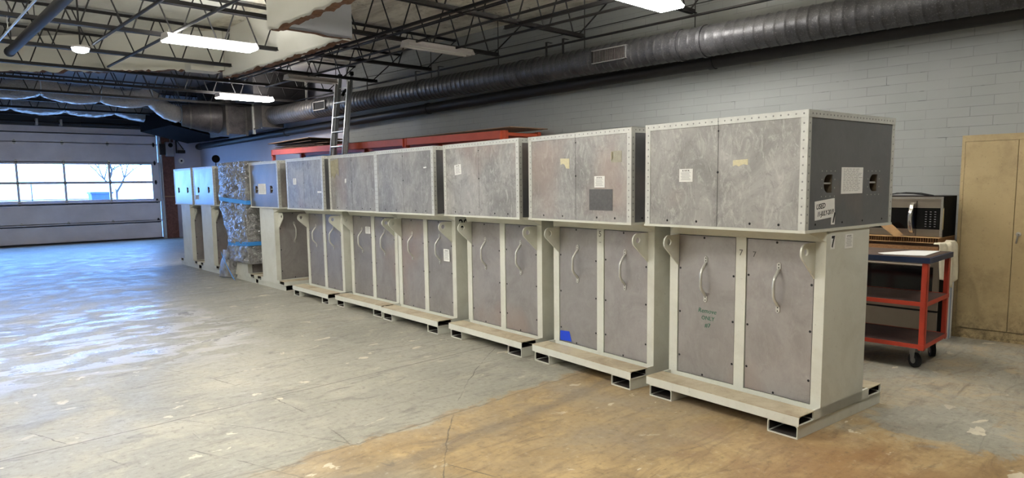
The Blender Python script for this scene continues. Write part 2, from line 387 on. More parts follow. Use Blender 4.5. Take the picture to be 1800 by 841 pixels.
# remnants of demolished partitions hanging from the deck, with torn lower edges
def header(name, pts, zb, mat, ragged=.02, under='torn', th=.12):
    mb = MB(); (s0, n0), (s1, n1) = pts; L = math.hypot(s1-s0, n1-n0); k = max(4, int(L/.06)); d = ((s1-s0)/L, (n1-n0)/L); q = (-d[1]*th, d[0]*th)
    prev = None; zz = zb if callable(zb) else (lambda t: zb)
    zs = [zz(i/k) + ((noise.noise(Vector((i*.35, s0, n0)))*.6+noise.noise(Vector((i*1.3, s0, n0)))*.4)*ragged) for i in range(k+1)]
    for i in range(k):
        a = (s0+(s1-s0)*i/k, n0+(n1-n0)*i/k); b = (s0+(s1-s0)*(i+1)/k, n0+(n1-n0)*(i+1)/k)
        za, zb2 = zs[i], zs[i+1]
        P = lambda p, z, o: (-(p[1]+(q[1] if o else 0)), p[0]+(q[0] if o else 0), z)
        mb.add([P(a,za,0),P(b,zb2,0),P(b,4.37,0),P(a,4.37,0),P(a,za,1),P(b,zb2,1),P(b,4.37,1),P(a,4.37,1)],
               [(0,1,2,3),(7,6,5,4)] + ([(0,3,7,4)] if i == 0 else []) + ([(1,5,6,2)] if i == k-1 else []), mat)
        mb.add([P(a,za,0),P(b,zb2,0),P(b,zb2+.03,0),P(a,za+.03,0)], [(0,1,2,3)], mat)
        mb.add([P(a,za,0),P(b,zb2,0),P(b,zb2,1),P(a,za,1)], [(0,1,2,3)], under)
    o = struct(name, mb, True); return o
header('wall_upper_middle', [(8.65, 3.56), (12.85, 3.56)], 3.56, 'drywall', .05, th=-.12)
header('wall_upper_near', [(-7, 4.57), (8.72, 4.57)], 3.55, 'drywall', .05, th=-.12)
header('wall_upper_return', [(8.60, 4.50), (8.60, 3.44)], 3.585, 'drywallgrey', .03, th=.1)
header('wall_upper_far', [(12.8, 3.50), (21.0, 11.1)], lambda t: 3.68+.10*min(1, t*2.4), 'drywall', .07, th=.12)
mb = MB()   # small boxed corner with torn end at the far header
mb.box(-4.1, -3.6, 12.85, 13.15, 3.66, 3.80, 'drywall'); mb.box(-3.6, -3.56, 12.87, 13.1, 3.68, 3.84, 'torn')
struct('trim_1', mb, True)

# ------------------------------------------------------------------ garage door
door = root('door_1', None, None, (0, 24.35, 0), 0, kind='structure')
sec = [(.03, .60, 0), (.60, 1.235, 0), (1.235, 1.83, 1), (1.83, 2.45, 1), (2.45, 3.03, 0), (3.03, 3.49, 0)]
cols = [0.03, 1.24, 2.43, 3.60, 4.79, 6.02]
for z0, z1, win in sec:
    mb = MB()
    if not win:
        mb.box(DX0+.02, DX1-.02, -.05, 0, z0, z1-.003, 'doorpanel'); mb.box(DX0, DX1, -.03, -.01, z1-.02, z1+.015, 'doorpanel')
        mb.box(DX0, DX1, -.05, 0, z0, z0+.02, 'doorpanel')
    else:
        g0, g1 = (1.31, 1.80) if z0 < 1.5 else (1.875, 2.39)
        mb.box(DX0, DX1, -.05, 0, z0, g0, 'doorpanel'); mb.box(DX0, DX1, -.05, 0, g1, z1-.003, 'doorpanel'); mb.box(DX0, DX1, -.03, -.01, z1-.02, z1+.015, 'doorpanel')
        mb.box(DX0, .07, -.05, 0, g0, g1, 'doorpanel'); mb.box(6.0, DX1, -.05, 0, g0, g1, 'doorpanel')
        for x in cols[1:-1]: mb.box(x-.03, x+.03, -.05, 0, g0, g1, 'doorpanel')
    sc = mb.build('door_section', door)
    if win:
        for i in range(5):
            gb = MB(); gb.box(cols[i]+.03, cols[i+1]-.03, -.02, -.016, g0, g1, 'glass'); gb.build('window_pane', sc)
for z in (.57, 1.21, 3.33):
    mb = MB(); mb.box(DX0+.05, DX1-.05, -.10, -.05, z-.03, z+.0, 'zinc' if z > 3 else 'doorpanel'); mb.box(DX0+.05, DX1-.05, -.10, -.094, z-.03, z+.03, 'doorpanel'); mb.build('door_strut', door)
for z in (.60, 1.235, 1.83, 2.45, 3.03):
    for x in cols[1:-1] + [6.1]:
        mb = MB(); mb.prism([(x-.035, z), (x-.025, z+.055), (x, z+.075), (x+.025, z+.055), (x+.035, z), (x+.025, z-.055), (x, z-.075), (x-.025, z-.055)], 'y', -.062, -.05, 'zinc' if x < 6 else 'blacksteel')
        mb.tube([(x-.04, -.065, z), (x+.04, -.065, z)], .012, 'blacksteel'); mb.build('hinge', door)
mb = MB(); mb.box(DX0, DX1, -.055, .0, .0, .04, 'rubber'); mb.build('bottom_seal', door)
# tracks, shaft and opener
tr_ = root('door_track', 'galvanised roll-up door track curving from the upright back under the roof', 'door track', (6.235, 24.2, 0))
mb = MB(); pts = [(0, 0, 0.0), (0, 0, 3.15)] + [(0, -.35+.35*cos(a), 3.15+.35*sin(a)) for a in [i*pi/12 for i in range(1, 7)]] + [(0, -4.6, 3.62)]
mb.tube(pts, .028, 'zinc', 6); mb.build('track_rail', tr_)
mb = MB(); mb.box(.03, .07, -.02, .15, 0, 3.3, 'zinc'); mb.build('mounting_angle', tr_)
op = root('door_opener', 'grey jackshaft door opener box mounted high on the brown post', 'door opener', (6.52, 24.18, 2.66))
mb = MB(); mb.box(-.12, .14, -.16, .03, 0, .46, 'opener'); mb.build('housing', op, bevel=.02)
mb = MB(); mb.box(-.28, -.12, -.1, .03, .05, .4, 'blacksteel'); mb.disc((-.2, -.11, .3), 'y', .06, .02, 'blacksteel'); mb.build('chain_drive', op)
mb = MB(); mb.disc((.02, -.165, .36), 'y', .07, .01, 'blackplastic', 20); mb.build('badge_plate', op)
mb = MB(); mb.tube([(.05, -.02, .46), (.05, -.02, .78)], .02, 'zinc'); mb.build('conduit', op)
mb = MB(); mb.box(0, .36, -.15, 0, 0, 3.5, 'brick'); mb.box(0, .36, -.155, 0, 1.36, 1.375, 'card')
o = mb.build('door_post', None, (6.32, 24.35, 0)); tag(o, kind='structure'); o.name = 'trim_2'
sh = root('torsion_shaft', 'black torsion shaft and header beam running above the roll-up door', 'torsion shaft', (0, 24.2, 3.6))
mb = MB(); mb.tube([(DX0-.2, -.02, .0), (6.4, -.02, .0)], .035, 'blacksteel', 10); mb.build('shaft', sh)
for x in (3.0, 3.6):
    mb = MB(); mb.box(x-.03, x+.03, -.08, .14, -.08, .1, 'zinc'); mb.build('bearing_plate', sh)
for x in (1.2, 4.9):
    mb = MB(); mb.tube([(x-.8, -.02, 0), (x+.8, -.02, 0)], .055, 'blacksteel', 12); mb.build('spring', sh)
mb = MB(); mb.disc((0, 0, 0), 'y', .09, .03, 'paper', 20); mb.disc((0, -.018, 0), 'y', .03, .02, 'blackplastic', 12)
tag(mb.build('wall_bell', None, (6.93, 24.33, 2.53)), 'round white bell plate on the blue-grey wall right of the brown post', 'bell')
br_ = root('wall_bracket', 'dark steel bracket on the far wall beside the door opener', 'bracket', (6.78, 24.34, 2.78))
mb = MB(); mb.prism([(0, 0), (.03, 0), (.03, .5), (0, .5)], 'y', -.05, 0, 'blacksteel'); mb.tube([(.02, -.02, .45), (.24, -.02, .12)], .015, 'blacksteel'); mb.box(.05, .27, -.09, 0, .0, .1, 'blacksteel'); mb.build('bracket_frame', br_)
hb = root('floor_conduit', 'bundle of dark pipe and valve standing at the foot of the brown post', 'pipe', (6.82, 24.1, 0))
mb = MB(); mb.tube([(.0, 0, 0), (0, 0, .65), (.12, .05, .8), (.18, .05, .6), (.18, .05, 0)], .035, 'blacksteel'); mb.build('pipe_run', hb)
mb = MB(); mb.disc((.0, -.05, .45), 'y', .08, .05, 'zinc'); mb.build('valve', hb)

# outside: pavement, parked trailer, bin and bare tree glimpsed through the glass
mb = MB(); mb.box(-30, 40, 24.62, 90, -.25, -.05, 'asphalt'); tag(mb.build('pavement'), kind='structure').name = 'ground_outside'
tl = root('box_trailer', 'low pale parked trailer seen overexposed through the garage door windows', 'trailer', (2.6, 40, -.05))
mb = MB(); mb.box(-1.5, 5.5, 0, 2.4, .9, 2.05, 'truck'); mb.box(-1.4, 5.4, -.02, 0, 1.2, 1.24, 'blacksteel'); mb.box(1.9, 1.94, -.02, 0, .95, 2.0, 'blacksteel'); mb.build('cargo_box', tl)
for x in (-.4, .6, 4.4):
    mb = MB(); mb.disc((x, .1, .45), 'y', .45, .25, 'rubber', 20); mb.build('wheel', tl)
mb = MB(); mb.box(-1.4, 5.4, .3, 2.1, .7, .9, 'blacksteel'); mb.build('chassis', tl)
wb = root('wheelie_bin', 'blue bin outside glimpsed through the lower garage door windows', 'bin', (6.1, 33, -.05))
mb = MB(); mb.prism([(-.3, 0), (.3, 0), (.38, 1.5), (-.38, 1.5)], 'y', -.35, .35, 'bin'); mb.build('bin_body', wb)
mb = MB(); mb.box(-.42, .42, -.4, .4, 1.5, 1.58, 'bin'); mb.build('bin_lid', wb)
tre = root('bare_tree', 'bare branching tree outside seen pale through the upper garage door windows', 'tree', (10.6, 52, -.05))
mb = MB()
def branch(p, d, L, r, dep):
    q = p + d*L; mb.tube([p, p+d*L*.5+Vector((random.uniform(-.05,.05)*L, 0, 0)), q], r, 'bark', 5, False, [r, r*.85, r*.65])
    if dep:
        for k in range(3):
            dd = (d + Vector((random.uniform(-.9,.9), random.uniform(-.6,.6), random.uniform(-.2,.5)))).normalized(); branch(q, dd, L*.72, r*.6, dep-1)
branch(Vector((0, 0, 0)), Vector((0, 0, 1)), 1.5, .13, 6)
mb.build('branches', tre)

# ------------------------------------------------------------------ riveted cabinets
WB, DB, ZB, ZT = 1.232, 1.133, 1.300, 2.010
BX, BD, BW = .269, .828, 1.214
def rect_tube(mb, axis, a0, a1, b0, b1, z0, z1, mat, t=.008, top=None):
    # hollow section along axis; b = the other horizontal axis
    f = (lambda A0, A1, B0, B1, Z0, Z1, m_: mb.box(A0, A1, B0, B1, Z0, Z1, m_)) if axis == 'x' else (lambda A0, A1, B0, B1, Z0, Z1, m_: mb.box(B0, B1, A0, A1, Z0, Z1, m_))
    f(a0, a1, b0, b1, z0, z0+t, mat); f(a0, a1, b0, b1, z1-t, z1, top or mat); f(a0, a1, b0, b0+t, z0+t, z1-t, mat); f(a0, a1, b1-t, b1, z0+t, z1-t, mat)
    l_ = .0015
    f(a0+.012, a1-.012, b0+t, b1-t, z0+t, z0+t+l_, 'tubeshade'); f(a0+.012, a1-.012, b0+t, b1-t, z1-t-l_, z1-t, 'tubeshade'); f(a0+.012, a1-.012, b0+t, b0+t+l_, z0+t, z1-t, 'tubeshade'); f(a0+.012, a1-.012, b1-t-l_, b1-t, z0+t, z1-t, 'tubeshade')  # thin dark sheets put in to imitate shade in the tube
    c = t*1.5
    for bb, sg in ((b0+t, 1), (b1-t, -1)):           # rounded inner corners
        for zz_, sz in ((z0+t, 1), (z1-t, -1)):
            p = [(bb, zz_), (bb+sg*c, zz_), (bb, zz_+sz*c)]
            if axis == 'x': mb.prism(p, 'x', a0, a1, mat)
            else: mb.prism(p, 'y', a0, a1, mat)
def build_proto():
    P = root('proto', None, None)
    # upper box
    mb = MB()
    for y0, y1 in ((.004, WB/2-.002), (WB/2+.002, WB-.004)):
        mb.box(0, .006, y0, y1, ZB, ZT, 'alu'); mb.box(DB-.006, DB, y0, y1, ZB, ZT, 'alu')
    mb.box(.002, .01, WB/2-.003, WB/2+.003, ZB, ZT, 'dark')
    mb.box(.0, DB, .004, WB-.004, ZT-.006, ZT, 'alu'); mb.box(.01, DB-.01, .01, WB-.01, ZB, ZB+.006, 'dark')
    SX = [(.205, .312), (.80, .912)]; SZ = (1.52, 1.632)
    for y in (0, WB-.006):
        e = lambda x0, x1, z0, z1: mb.box(x0, x1, y, y+.006, z0, z1, 'aluend')
        e(0.003, SX[0][0], ZB, ZT); e(SX[0][1], SX[1][0], ZB, ZT); e(SX[1][1], DB-.003, ZB, ZT)
        for a, b in SX:
            e(a, b, ZB, SZ[0]); e(a, b, SZ[1], ZT)
            for zc, sg in ((SZ[0], 1), (SZ[1], -1)):    # curved corners make the slot a D
                arc = [(a, zc)] + [(a+.05*(1-sin(t_)), zc+sg*.05*(1-cos(t_))) for t_ in [i*pi/12 for i in range(7)]]
                mb.prism(arc, 'y', y, y+.006, 'aluend')
    for i in range(1, 24):                              # rivets beside the seam
        z = ZB+.03*i-.01
        mb.rivet((-.0005, WB/2+.012, z), (-1, 0, 0), .004, 'rivet')
    ub = mb.build('upper_box', P)
    mb = MB()
    for y in (.17, .37, WB-.45, WB-.2): mb.rivet((-.0005, y, ZB+.028), (-1, 0, 0), .009, 'screw', .004)
    mb.rivet((-.0005, WB/2, 1.66), (-1, 0, 0), .009, 'screw', .004); mb.rivet((-.0005, WB/2, 1.93), (-1, 0, 0), .007, 'screw', .004)
    for x in (.12, .45, .72, 1.0): mb.rivet((x, -.0005, ZB+.03), (0, -1, 0), .008, 'screw', .004)
    mb.build('box_bolts', P)
    for ey, sg in ((0, 1), (WB, -1)):
        for a, b in SX:
            mb = MB(); d = sg*.09; y0 = ey+sg*.007; y1 = ey+d
            mb.box(a-.003, b+.003, y1, y1+sg*.004, SZ[0]-.003, SZ[1]+.003, 'brownpocket')
            mb.box(a-.004, a, y0, y1, SZ[0], SZ[1], 'brownpocket'); mb.box(b, b+.004, y0, y1, SZ[0], SZ[1], 'brownpocket')
            mb.box(a, b, y0, y1, SZ[0]-.004, SZ[0], 'brownpocket'); mb.box(a, b, y0, y1, SZ[1], SZ[1]+.004, 'brownpocket')
            mb.tube([(a+.003, ey+sg*.016, 1.578), (b-.003, ey+sg*.016, 1.578)], .006, 'handle', 8)
            xs = [a-.025+i*(b-a+.05)/3 for i in range(4)]; zs2 = [SZ[0]-.022+i*(.112+.044)/3 for i in range(4)]
            for x in xs:
                for z in (zs2[0], zs2[-1]): mb.rivet((x, ey-sg*.0005, z), (0, -sg, 0), .005, 'trim')
            for z in zs2[1:3]:
                for x in (xs[0], xs[-1]): mb.rivet((x, ey-sg*.0005, z), (0, -sg, 0), .005, 'trim')
            mb.build('hand_slot', P)
    # angles along the edges, riveted on both legs
    T = .0035; wd = .042
    def riv_line(mb, p0, p1, nrm, n=None):
        p0, p1 = Vector(p0), Vector(p1); n = n or max(2, int((p1-p0).length/.048))
        for i in range(n): mb.rivet(p0.lerp(p1, (i+.5)/n), nrm, .0062, 'rivet')
    for xx, sx in ((0, -1), (DB, 1)):
        for yy, sy in ((0, -1), (WB, 1)):
            mb = MB()
            mb.box(xx, xx+sx*T, yy, yy-sy*wd, ZB-.002, ZT-.04, 'trim'); mb.box(xx+sx*T, xx-sx*wd*.85, yy, yy+sy*T, ZB-.002, ZT-.04, 'trim')
            riv_line(mb, (xx+sx*T, yy-sy*wd*.55, ZB+.02), (xx+sx*T, yy-sy*wd*.55, ZT-.05), (sx, 0, 0))
            riv_line(mb, (xx-sx*wd*.42, yy+sy*T, ZB+.02), (xx-sx*wd*.42, yy+sy*T, ZT-.05), (0, sy, 0))
            mb.build('corner_angle', P)
    for xx, sx in ((0, -1), (DB, 1)):
        mb = MB()
        for y0, y1 in ((-T, WB/2-.002), (WB/2+.002, WB+T)):
            mb.box(xx, xx+sx*T*1.5, y0, y1, ZT-.04, ZT+T, 'trim'); mb.box(xx+sx*T*1.5, xx-sx*wd, y0, y1, ZT, ZT+T, 'trim')
        riv_line(mb, (xx+sx*T*1.5, 0, ZT-.018), (xx+sx*T*1.5, WB, ZT-.018), (sx, 0, 0)); mb.build('top_angle', P)
    for yy, sy in ((0, -1), (WB, 1)):
        mb = MB(); mb.box(0, DB, yy, yy+sy*T*1.5, ZT-.04, ZT+T, 'trim'); mb.box(0, DB, yy+sy*T*1.5, yy-sy*wd, ZT, ZT+T, 'trim')
        riv_line(mb, (.02, yy+sy*T*1.5, ZT-.018), (DB-.02, yy+sy*T*1.5, ZT-.018), (0, sy, 0), 26); mb.build('top_angle', P)
    mb = MB(); mb.box(-.008, DB+.006, -.008, WB+.008, ZB-.018, ZB-.001, 'cream'); mb.build('box_base_plate', P)
    # body
    mb = MB(); mb.box(BX+.010, BD, 0, BW, .085, ZB-.018, 'cream')
    for y0, y1 in ((0, .070), (.560, .640), (1.138, BW)): mb.box(BX-.006, BX+.010, y0, y1, .149, 1.262, 'cream')
    mb.box(BX-.004, BX+.010, .07, 1.138, 1.212, 1.262, 'cream'); mb.box(BX-.004, BX+.010, .0, BW, .085, .153, 'cream')
    zt_ = ZB-.018; mb.add([(BX-.006, 0, 1.214), (BX-.006, BW, 1.214), (BX-.006, 0, zt_), (BX-.006, BW, zt_), (BX-.078, .085, zt_), (BX-.078, BW-.085, zt_), (BX-.078, .085, zt_-.012), (BX-.078, BW-.085, zt_-.012)],
        [(0, 1, 7, 6), (6, 7, 5, 4), (4, 5, 3, 2), (0, 2, 3, 1), (0, 6, 4, 2), (1, 3, 5, 7)], 'cream')
    mb.box(.19, .92, .0, .016, .085, .150, 'cream'); mb.box(.19, .92, BW-.016, BW, .085, .150, 'cream')
    mb.box(.19, .915, .016, BW-.016, .087, .095, 'cream')
    mb.build('body', P)
    for y0, y1 in ((.077, .553), (.647, 1.131)):
        mb = MB(); mb.box(BX, BX+.009, y0, y1, .158, 1.206, 'door'); mb.box(BX+.004, BX+.0095, y0-.004, y1+.004, .1545, 1.2095, 'dark')
        for z in (.30, .62, .95):
            for y in (y0+.012, y1-.012): mb.rivet((BX-.0005, y, z+random.uniform(-.02, .02)), (-1, 0, 0), .009, 'screw', .005)
        for z in (.17, 1.192): mb.rivet((BX-.0005, (y0+y1)/2+.02, z), (-1, 0, 0), .009, 'screw', .005)
        dr = mb.build('door', P)
        yc = (y0+y1)/2; mb = MB()
        for z0, z1 in ((.72, .775), (1.01, 1.062)):
            mb.prism([(yc-.014, z0+.01), (yc, z0), (yc+.014, z0+.01), (yc+.014, z1-.01), (yc, z1), (yc-.014, z1-.01)], 'x', BX-.007, BX-.0005, 'handle')
            for zq in (z0+.016, z1-.016): mb.rivet((BX-.0075, yc, zq), (-1, 0, 0), .005, 'screw', .003)
        hp = [(BX-.006, yc, .770), (BX-.020, yc, .785), (BX-.050, yc, .818), (BX-.062, yc, .842), (BX-.064, yc, .89), (BX-.062, yc, .938), (BX-.050, yc, .962), (BX-.020, yc, .997), (BX-.006, yc, 1.012)]
        mb.tube(hp, .0105, 'handle', 8); mb.build('handle', dr)
    for yl in (.066, 1.131):
        mb = MB(); cx, cz, rh = .150, 1.155, .0235; poly = []
        cen = (.148, 1.152); R0 = .056
        outer = [(BX-.004, .975), (BX-.004, 1.207), (.158, 1.207)] + [(cen[0]+R0*cos(a), cen[1]+R0*sin(a)) for a in [radians(q) for q in range(90, 225, 12)]]
        # sample the outline by angle around the hole
        def hit(a):
            best = None; dx, dz = cos(a), sin(a)
            for i in range(len(outer)):
                p, q = outer[i], outer[(i+1) % len(outer)]; ex, ez = q[0]-p[0], q[1]-p[1]; den = dx*ez-dz*ex
                if abs(den) < 1e-9: continue
                t_ = ((p[0]-cx)*ez-(p[1]-cz)*ex)/den; u_ = ((p[0]-cx)*dz-(p[1]-cz)*dx)/den
                if t_ > 0 and -1e-6 <= u_ <= 1+1e-6: best = t_ if best is None else max(best, t_)
            return best or R0
        angs = sorted(set([i*2*pi/36 for i in range(36)] + [math.atan2(p[1]-cz, p[0]-cx) % (2*pi) for p in outer[:3]]))
        n = len(angs); V = []
        for y in (yl, yl+.012):
            for a in angs: r_ = hit(a); V.append((cx+r_*cos(a), y, cz+r_*sin(a)))
            for a in angs: V.append((cx+rh*cos(a), y, cz+rh*sin(a)))
        fs = []
        for i in range(n):
            j = (i+1) % n
            fs += [(i, j, n+j, n+i), (2*n+i, 3*n+i, 3*n+j, 2*n+j), (i, 2*n+i, 2*n+j, j), (n+i, n+j, 3*n+j, 3*n+i)]
        mb.add(V, fs, 'cream'); mb.build('lifting_lug', P)
    for x0 in (.0, .913):
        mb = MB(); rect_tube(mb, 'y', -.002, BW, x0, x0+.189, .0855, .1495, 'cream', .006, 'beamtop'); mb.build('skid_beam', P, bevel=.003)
    for y0 in (.008, .984):
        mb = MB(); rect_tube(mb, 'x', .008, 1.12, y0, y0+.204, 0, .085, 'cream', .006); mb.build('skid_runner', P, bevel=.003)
    return P
proto = build_proto()
GRP = 'riveted aluminium cabinets in the long row'
CAB = [  # x, y, yaw, label
 (4.006, 1.886, -.062, 'nearest riveted cabinet, marked 7 on its side, green writing on its left door'),
 (4.069, 3.241, -.084, 'riveted cabinet with blue tape at the foot of its left door'),
 (4.142, 4.568, -.051, 'riveted cabinet with one tilted white sticker high on its box, third from the right'),
 (4.162, 5.925, -.027, 'riveted cabinet marked 20 on its side, white tag beside its right door handle'),
 (4.226, 7.196, -.008, 'riveted cabinet with stained box touching its nearer neighbour, below the ladder'),
 (4.179, 8.512, -.029, 'riveted cabinet standing last before the row turns end-on'),
 (5.480, 10.145, pi/2, 'end-on riveted cabinet with paper sheet between two hand slots, right of the plastic-wrapped one'),
 (5.480, 11.365, pi/2, 'end-on cabinet hidden inside grey plastic wrap, only its pale foot and skids showing'),
 (5.480, 13.075, pi/2, 'end-on riveted cabinet just left of the plastic-wrapped one, small label under its slots'),
 (5.480, 14.355, pi/2, 'farthest end-on riveted cabinet at the left end of the row'),
]
cabs = []
for i, (x, y, a, lb) in enumerate(CAB):
    if i == 0: o = proto
    else:
        o = proto.copy(); C.objects.link(o)
        for ch in list(proto.children): copy_part(ch, o)
    cabs.append(o)
for i, (x, y, a, lb) in enumerate(CAB):
    o = cabs[i]; o.name = 'riveted_cabinet' if i == 0 else 'riveted_cabinet.%03d' % i
    o.location = (x, y, 0); o.rotation_euler = (0, 0, a); tag(o, lb, 'cabinet', GRP)
# stickers and marks.  face: F front of box, D front of doors, E near end of box, G near end of body, L far end of box
def sticker(parent, face, a, b, z0, z1, name='sticker', kind='label', mat='paper', tilt=0., label=None):
    mb = MB(); w = abs(b-a); h = z1-z0; ca = (a+b)/2; cz = (z0+z1)/2
    if face == 'F': o_, rt = Vector((-.0015, ca, cz)), Vector((0, -1, 0))
    elif face == 'D': o_, rt = Vector((BX-.0085, ca, cz)), Vector((0, -1, 0))
    elif face == 'E': o_, rt = Vector((ca, -.0015, cz)), Vector((1, 0, 0))
    elif face == 'G': o_, rt = Vector((ca, -.0015, cz)), Vector((1, 0, 0))
    elif face == 'L': o_, rt = Vector((ca, WB+.0015, cz)), Vector((-1, 0, 0))
    up = Vector((0, 0, 1)); nr = rt.cross(up)
    rt2 = rt*cos(tilt)+up*sin(tilt); up2 = up*cos(tilt)-rt*sin(tilt)
    def q(pts, m_, dz=0): 
        mb.add([o_+rt2*p[0]+up2*p[1]+nr*(d_+dz) for d_ in (-.001, .0008) for p in pts], [tuple(range(len(pts), 2*len(pts)))]+[(k, (k+1) % len(pts), len(pts)+(k+1) % len(pts), len(pts)+k) for k in range(len(pts))], m_)
    if kind != 'none':
        if kind == 'frag': q([(-w/2, h/2), (w/2, h*.45), (w/2, -h/2), (w*.15, -h*.45), (-.02*w, -.1*h), (-w*.2, 0), (-w*.45, -h*.1)], mat)
        elif kind == 'torn': q([(-w/2, h*.4), (w/2, h/2), (w/2, -h*.35), (w*.2, -h*.2), (-w*.1, -h*.5), (-w*.3, -h*.3), (-w/2, -h*.45)], mat)
        else: q([(-w/2, -h/2), (w/2, -h/2), (w/2, h/2), (-w/2, h/2)], mat)
    st = lambda x0, x1, z0_, z1_, m_: mb.add([o_+rt2*p[0]+up2*p[1]+nr*.0012 for p in ((x0*w, z0_*h), (x1*w, z0_*h), (x1*w, z1_*h), (x0*w, z1_*h))], [(0, 1, 2, 3)], m_)
    if kind == 'label':
        for k in range(5): st(-.26+k*.11, -.2+k*.11, .33+.03*(k % 2), .42, 'ink')
        st(-.3, .3, .29, .305, 'ink')
        for k in range(7):
            z_ = .2-k*.09; st(-.38+.03*(k % 3), .36-.05*((k*2) % 3), z_-.012, z_+.012, 'greyink')
    if kind == 'sheet':
        for k in range(16):
            z_ = .44-k*.055; x_ = -.42
            while x_ < .3: l_ = random.uniform(.05, .2); st(x_, x_+l_, z_-.006, z_+.006, 'greyink'); x_ += l_+.04
    ob = mb.build(name, parent)
    if label: ob['label'] = label
    return ob, o_+nr*.0012, rt2, up2
c1, c2, c3, c4, c5, c6, c7, c8, c9, c10 = cabs
sticker(c1, 'F', .816, .929, 1.600, 1.689, label='square white printed sticker')
sticker(c1, 'F', .392, .501, 1.694, 1.739, kind='torn', mat='yellowed', label='torn cream label')
sticker(c1, 'E', .418, .700, 1.510, 1.677, name='paper_sheet', kind='sheet', label='crumpled white printed sheet')
ob, o_, rt, up = sticker(c1, 'E', .106, .345, 1.362, 1.478, name='paper_note', kind='plain', tilt=.07, label='white note reading USED 11-JULY-2019')
mb = MB(); text_mb(mb, 'USED', .045, o_-rt*.052+up*.022, rt, up, 'ink', .25, .0006); text_mb(mb, '11-JULY-2019', .042, o_+rt*.004-up*.024, rt, up, 'ink', .3, .0006, align='CENTER', sx=.82); mb.build('handwriting', ob)
ob, o_, rt, up = sticker(c1, 'E', .308, .352, 1.322, 1.40, kind='plain', label='white strip with a black 1')
mb = MB(); text_mb(mb, '1', .09, o_, rt, up, 'ink', .3, .002); mb.build('number', ob)
ob, o_, rt, up = sticker(c1, 'G', .315, .365, 1.166, 1.253, kind='plain', label='white sticker with a black 7')
mb = MB(); text_mb(mb, '7', .095, o_, rt, up, 'ink', 0, .004, sx=.8); mb.build('number', ob)
sticker(c1, 'G', .496, .60, 1.158, 1.250, label='white printed sticker on the side panel')
def marking(parent, face, items, name='marking', label=None):
    mb = MB()
    for body, size, a, z, mat, shear in items:
        if face == 'D': text_mb(mb, body, size, (BX-.0012, a, z), (0, -1, 0), (0, 0, 1), mat, shear)
        if face == 'P': text_mb(mb, body, size, (BX-.0072, a, z), (0, -1, 0), (0, 0, 1), mat, shear)
        if face == 'G': text_mb(mb, body, size, (a, -.001, z), (1, 0, 0), (0, 0, 1), mat, shear, .003)
    o = mb.build(name, parent)
    if label: o['label'] = label
marking(c1, 'D', [('Remove', .048, .875, .655, 'green', .2), ('ONLY', .042, .868, .602, 'green', .1), ('#7', .045, .87, .548, 'green', .1)], label='green handwriting reading Remove ONLY #7')
marking(c1, 'P', [('7', .06, .60, 1.105, 'pencil', 0)], label='pencilled 7 on the centre post')
marking(c1, 'D', [('7', .055, .50, 1.10, 'pencil', 0)], label='pencilled 7 on the right door')
marking(c2, 'P', [('5', .07, .602, 1.17, 'pencil', 0), ('..', .06, .602, 1.115, 'pencil', 0)], label='pencilled 5 on the centre post')
marking(c4, 'G', [('20', .125, .372, 1.180, 'ink', 0)], label='large black 20')
sticker(c2, 'F', .692, .806, 1.721, 1.809, kind='frag', mat='yellowed', label='ragged scrap of cream label')
sticker(c2, 'F', .098, .206, 1.756, 1.842, kind='plain', mat=plain('old_glue', lin(168, 164, 146), .6, .3, .2, 40), label='beige glue residue rectangle')
sticker(c2, 'F', .185, .21, 1.765, 1.842, kind='torn', mat='yellowed')
sticker(c2, 'F', .28, .395, 1.565, 1.655, label='white printed sticker')
sticker(c2, 'F', .193, .454, 1.385, 1.552, kind='plain', mat=plain('clean_metal_patch', lin(112, 111, 110), .4, .6, .2, 40), name='label_ghost', label='darker square where a label was')
mb = MB(); mb.add([(BX-.001-d, y, z) for d in (0, .001) for y, z in ((1.131, .162), (.975, .172), (1.005, .262), (1.131, .252))], [(4,5,6,7), (0,1,5,4), (1,2,6,5), (2,3,7,6), (3,0,4,7)], 'bluetape')
mb.build('blue_tape_patch', c2)['label'] = 'patch of bright blue tape'
sticker(c3, 'F', .915, 1.030, 1.705, 1.805, tilt=.09, label='tilted white printed sticker')
sticker(c4, 'D', .118, .232, .762, .897, label='white printed tag')
sticker(c5, 'D', .66, .785, .985, 1.075, label='white printed sticker')
sticker(c4, 'F', .135, .19, 1.783, 1.800, kind='torn', label='small white scrap')
sticker(c5, 'F', .76, .80, 1.64, 1.705, kind='torn', label='small white scrap')
sticker(c5, 'F', .96, 1.18, 1.70, 1.965, kind='torn', mat='gluey', name='peeled_patch', label='beige peeled patch')
sticker(c6, 'F', .885, .992, 1.640, 1.73, label='white printed sticker')
sticker(c6, 'F', .05, .178, 1.522, 1.545, kind='plain', label='thin white strip')
# on the end-on cabinets the visible end is local y = WB, local x grows towards... the far side
sticker(c7, 'L', .48, .78, 1.500, 1.665, name='paper_sheet', kind='sheet', label='white printed sheet between the slots')
sticker(c9, 'L', .86, 1.07, 1.393, 1.48, label='small white label below the slot')

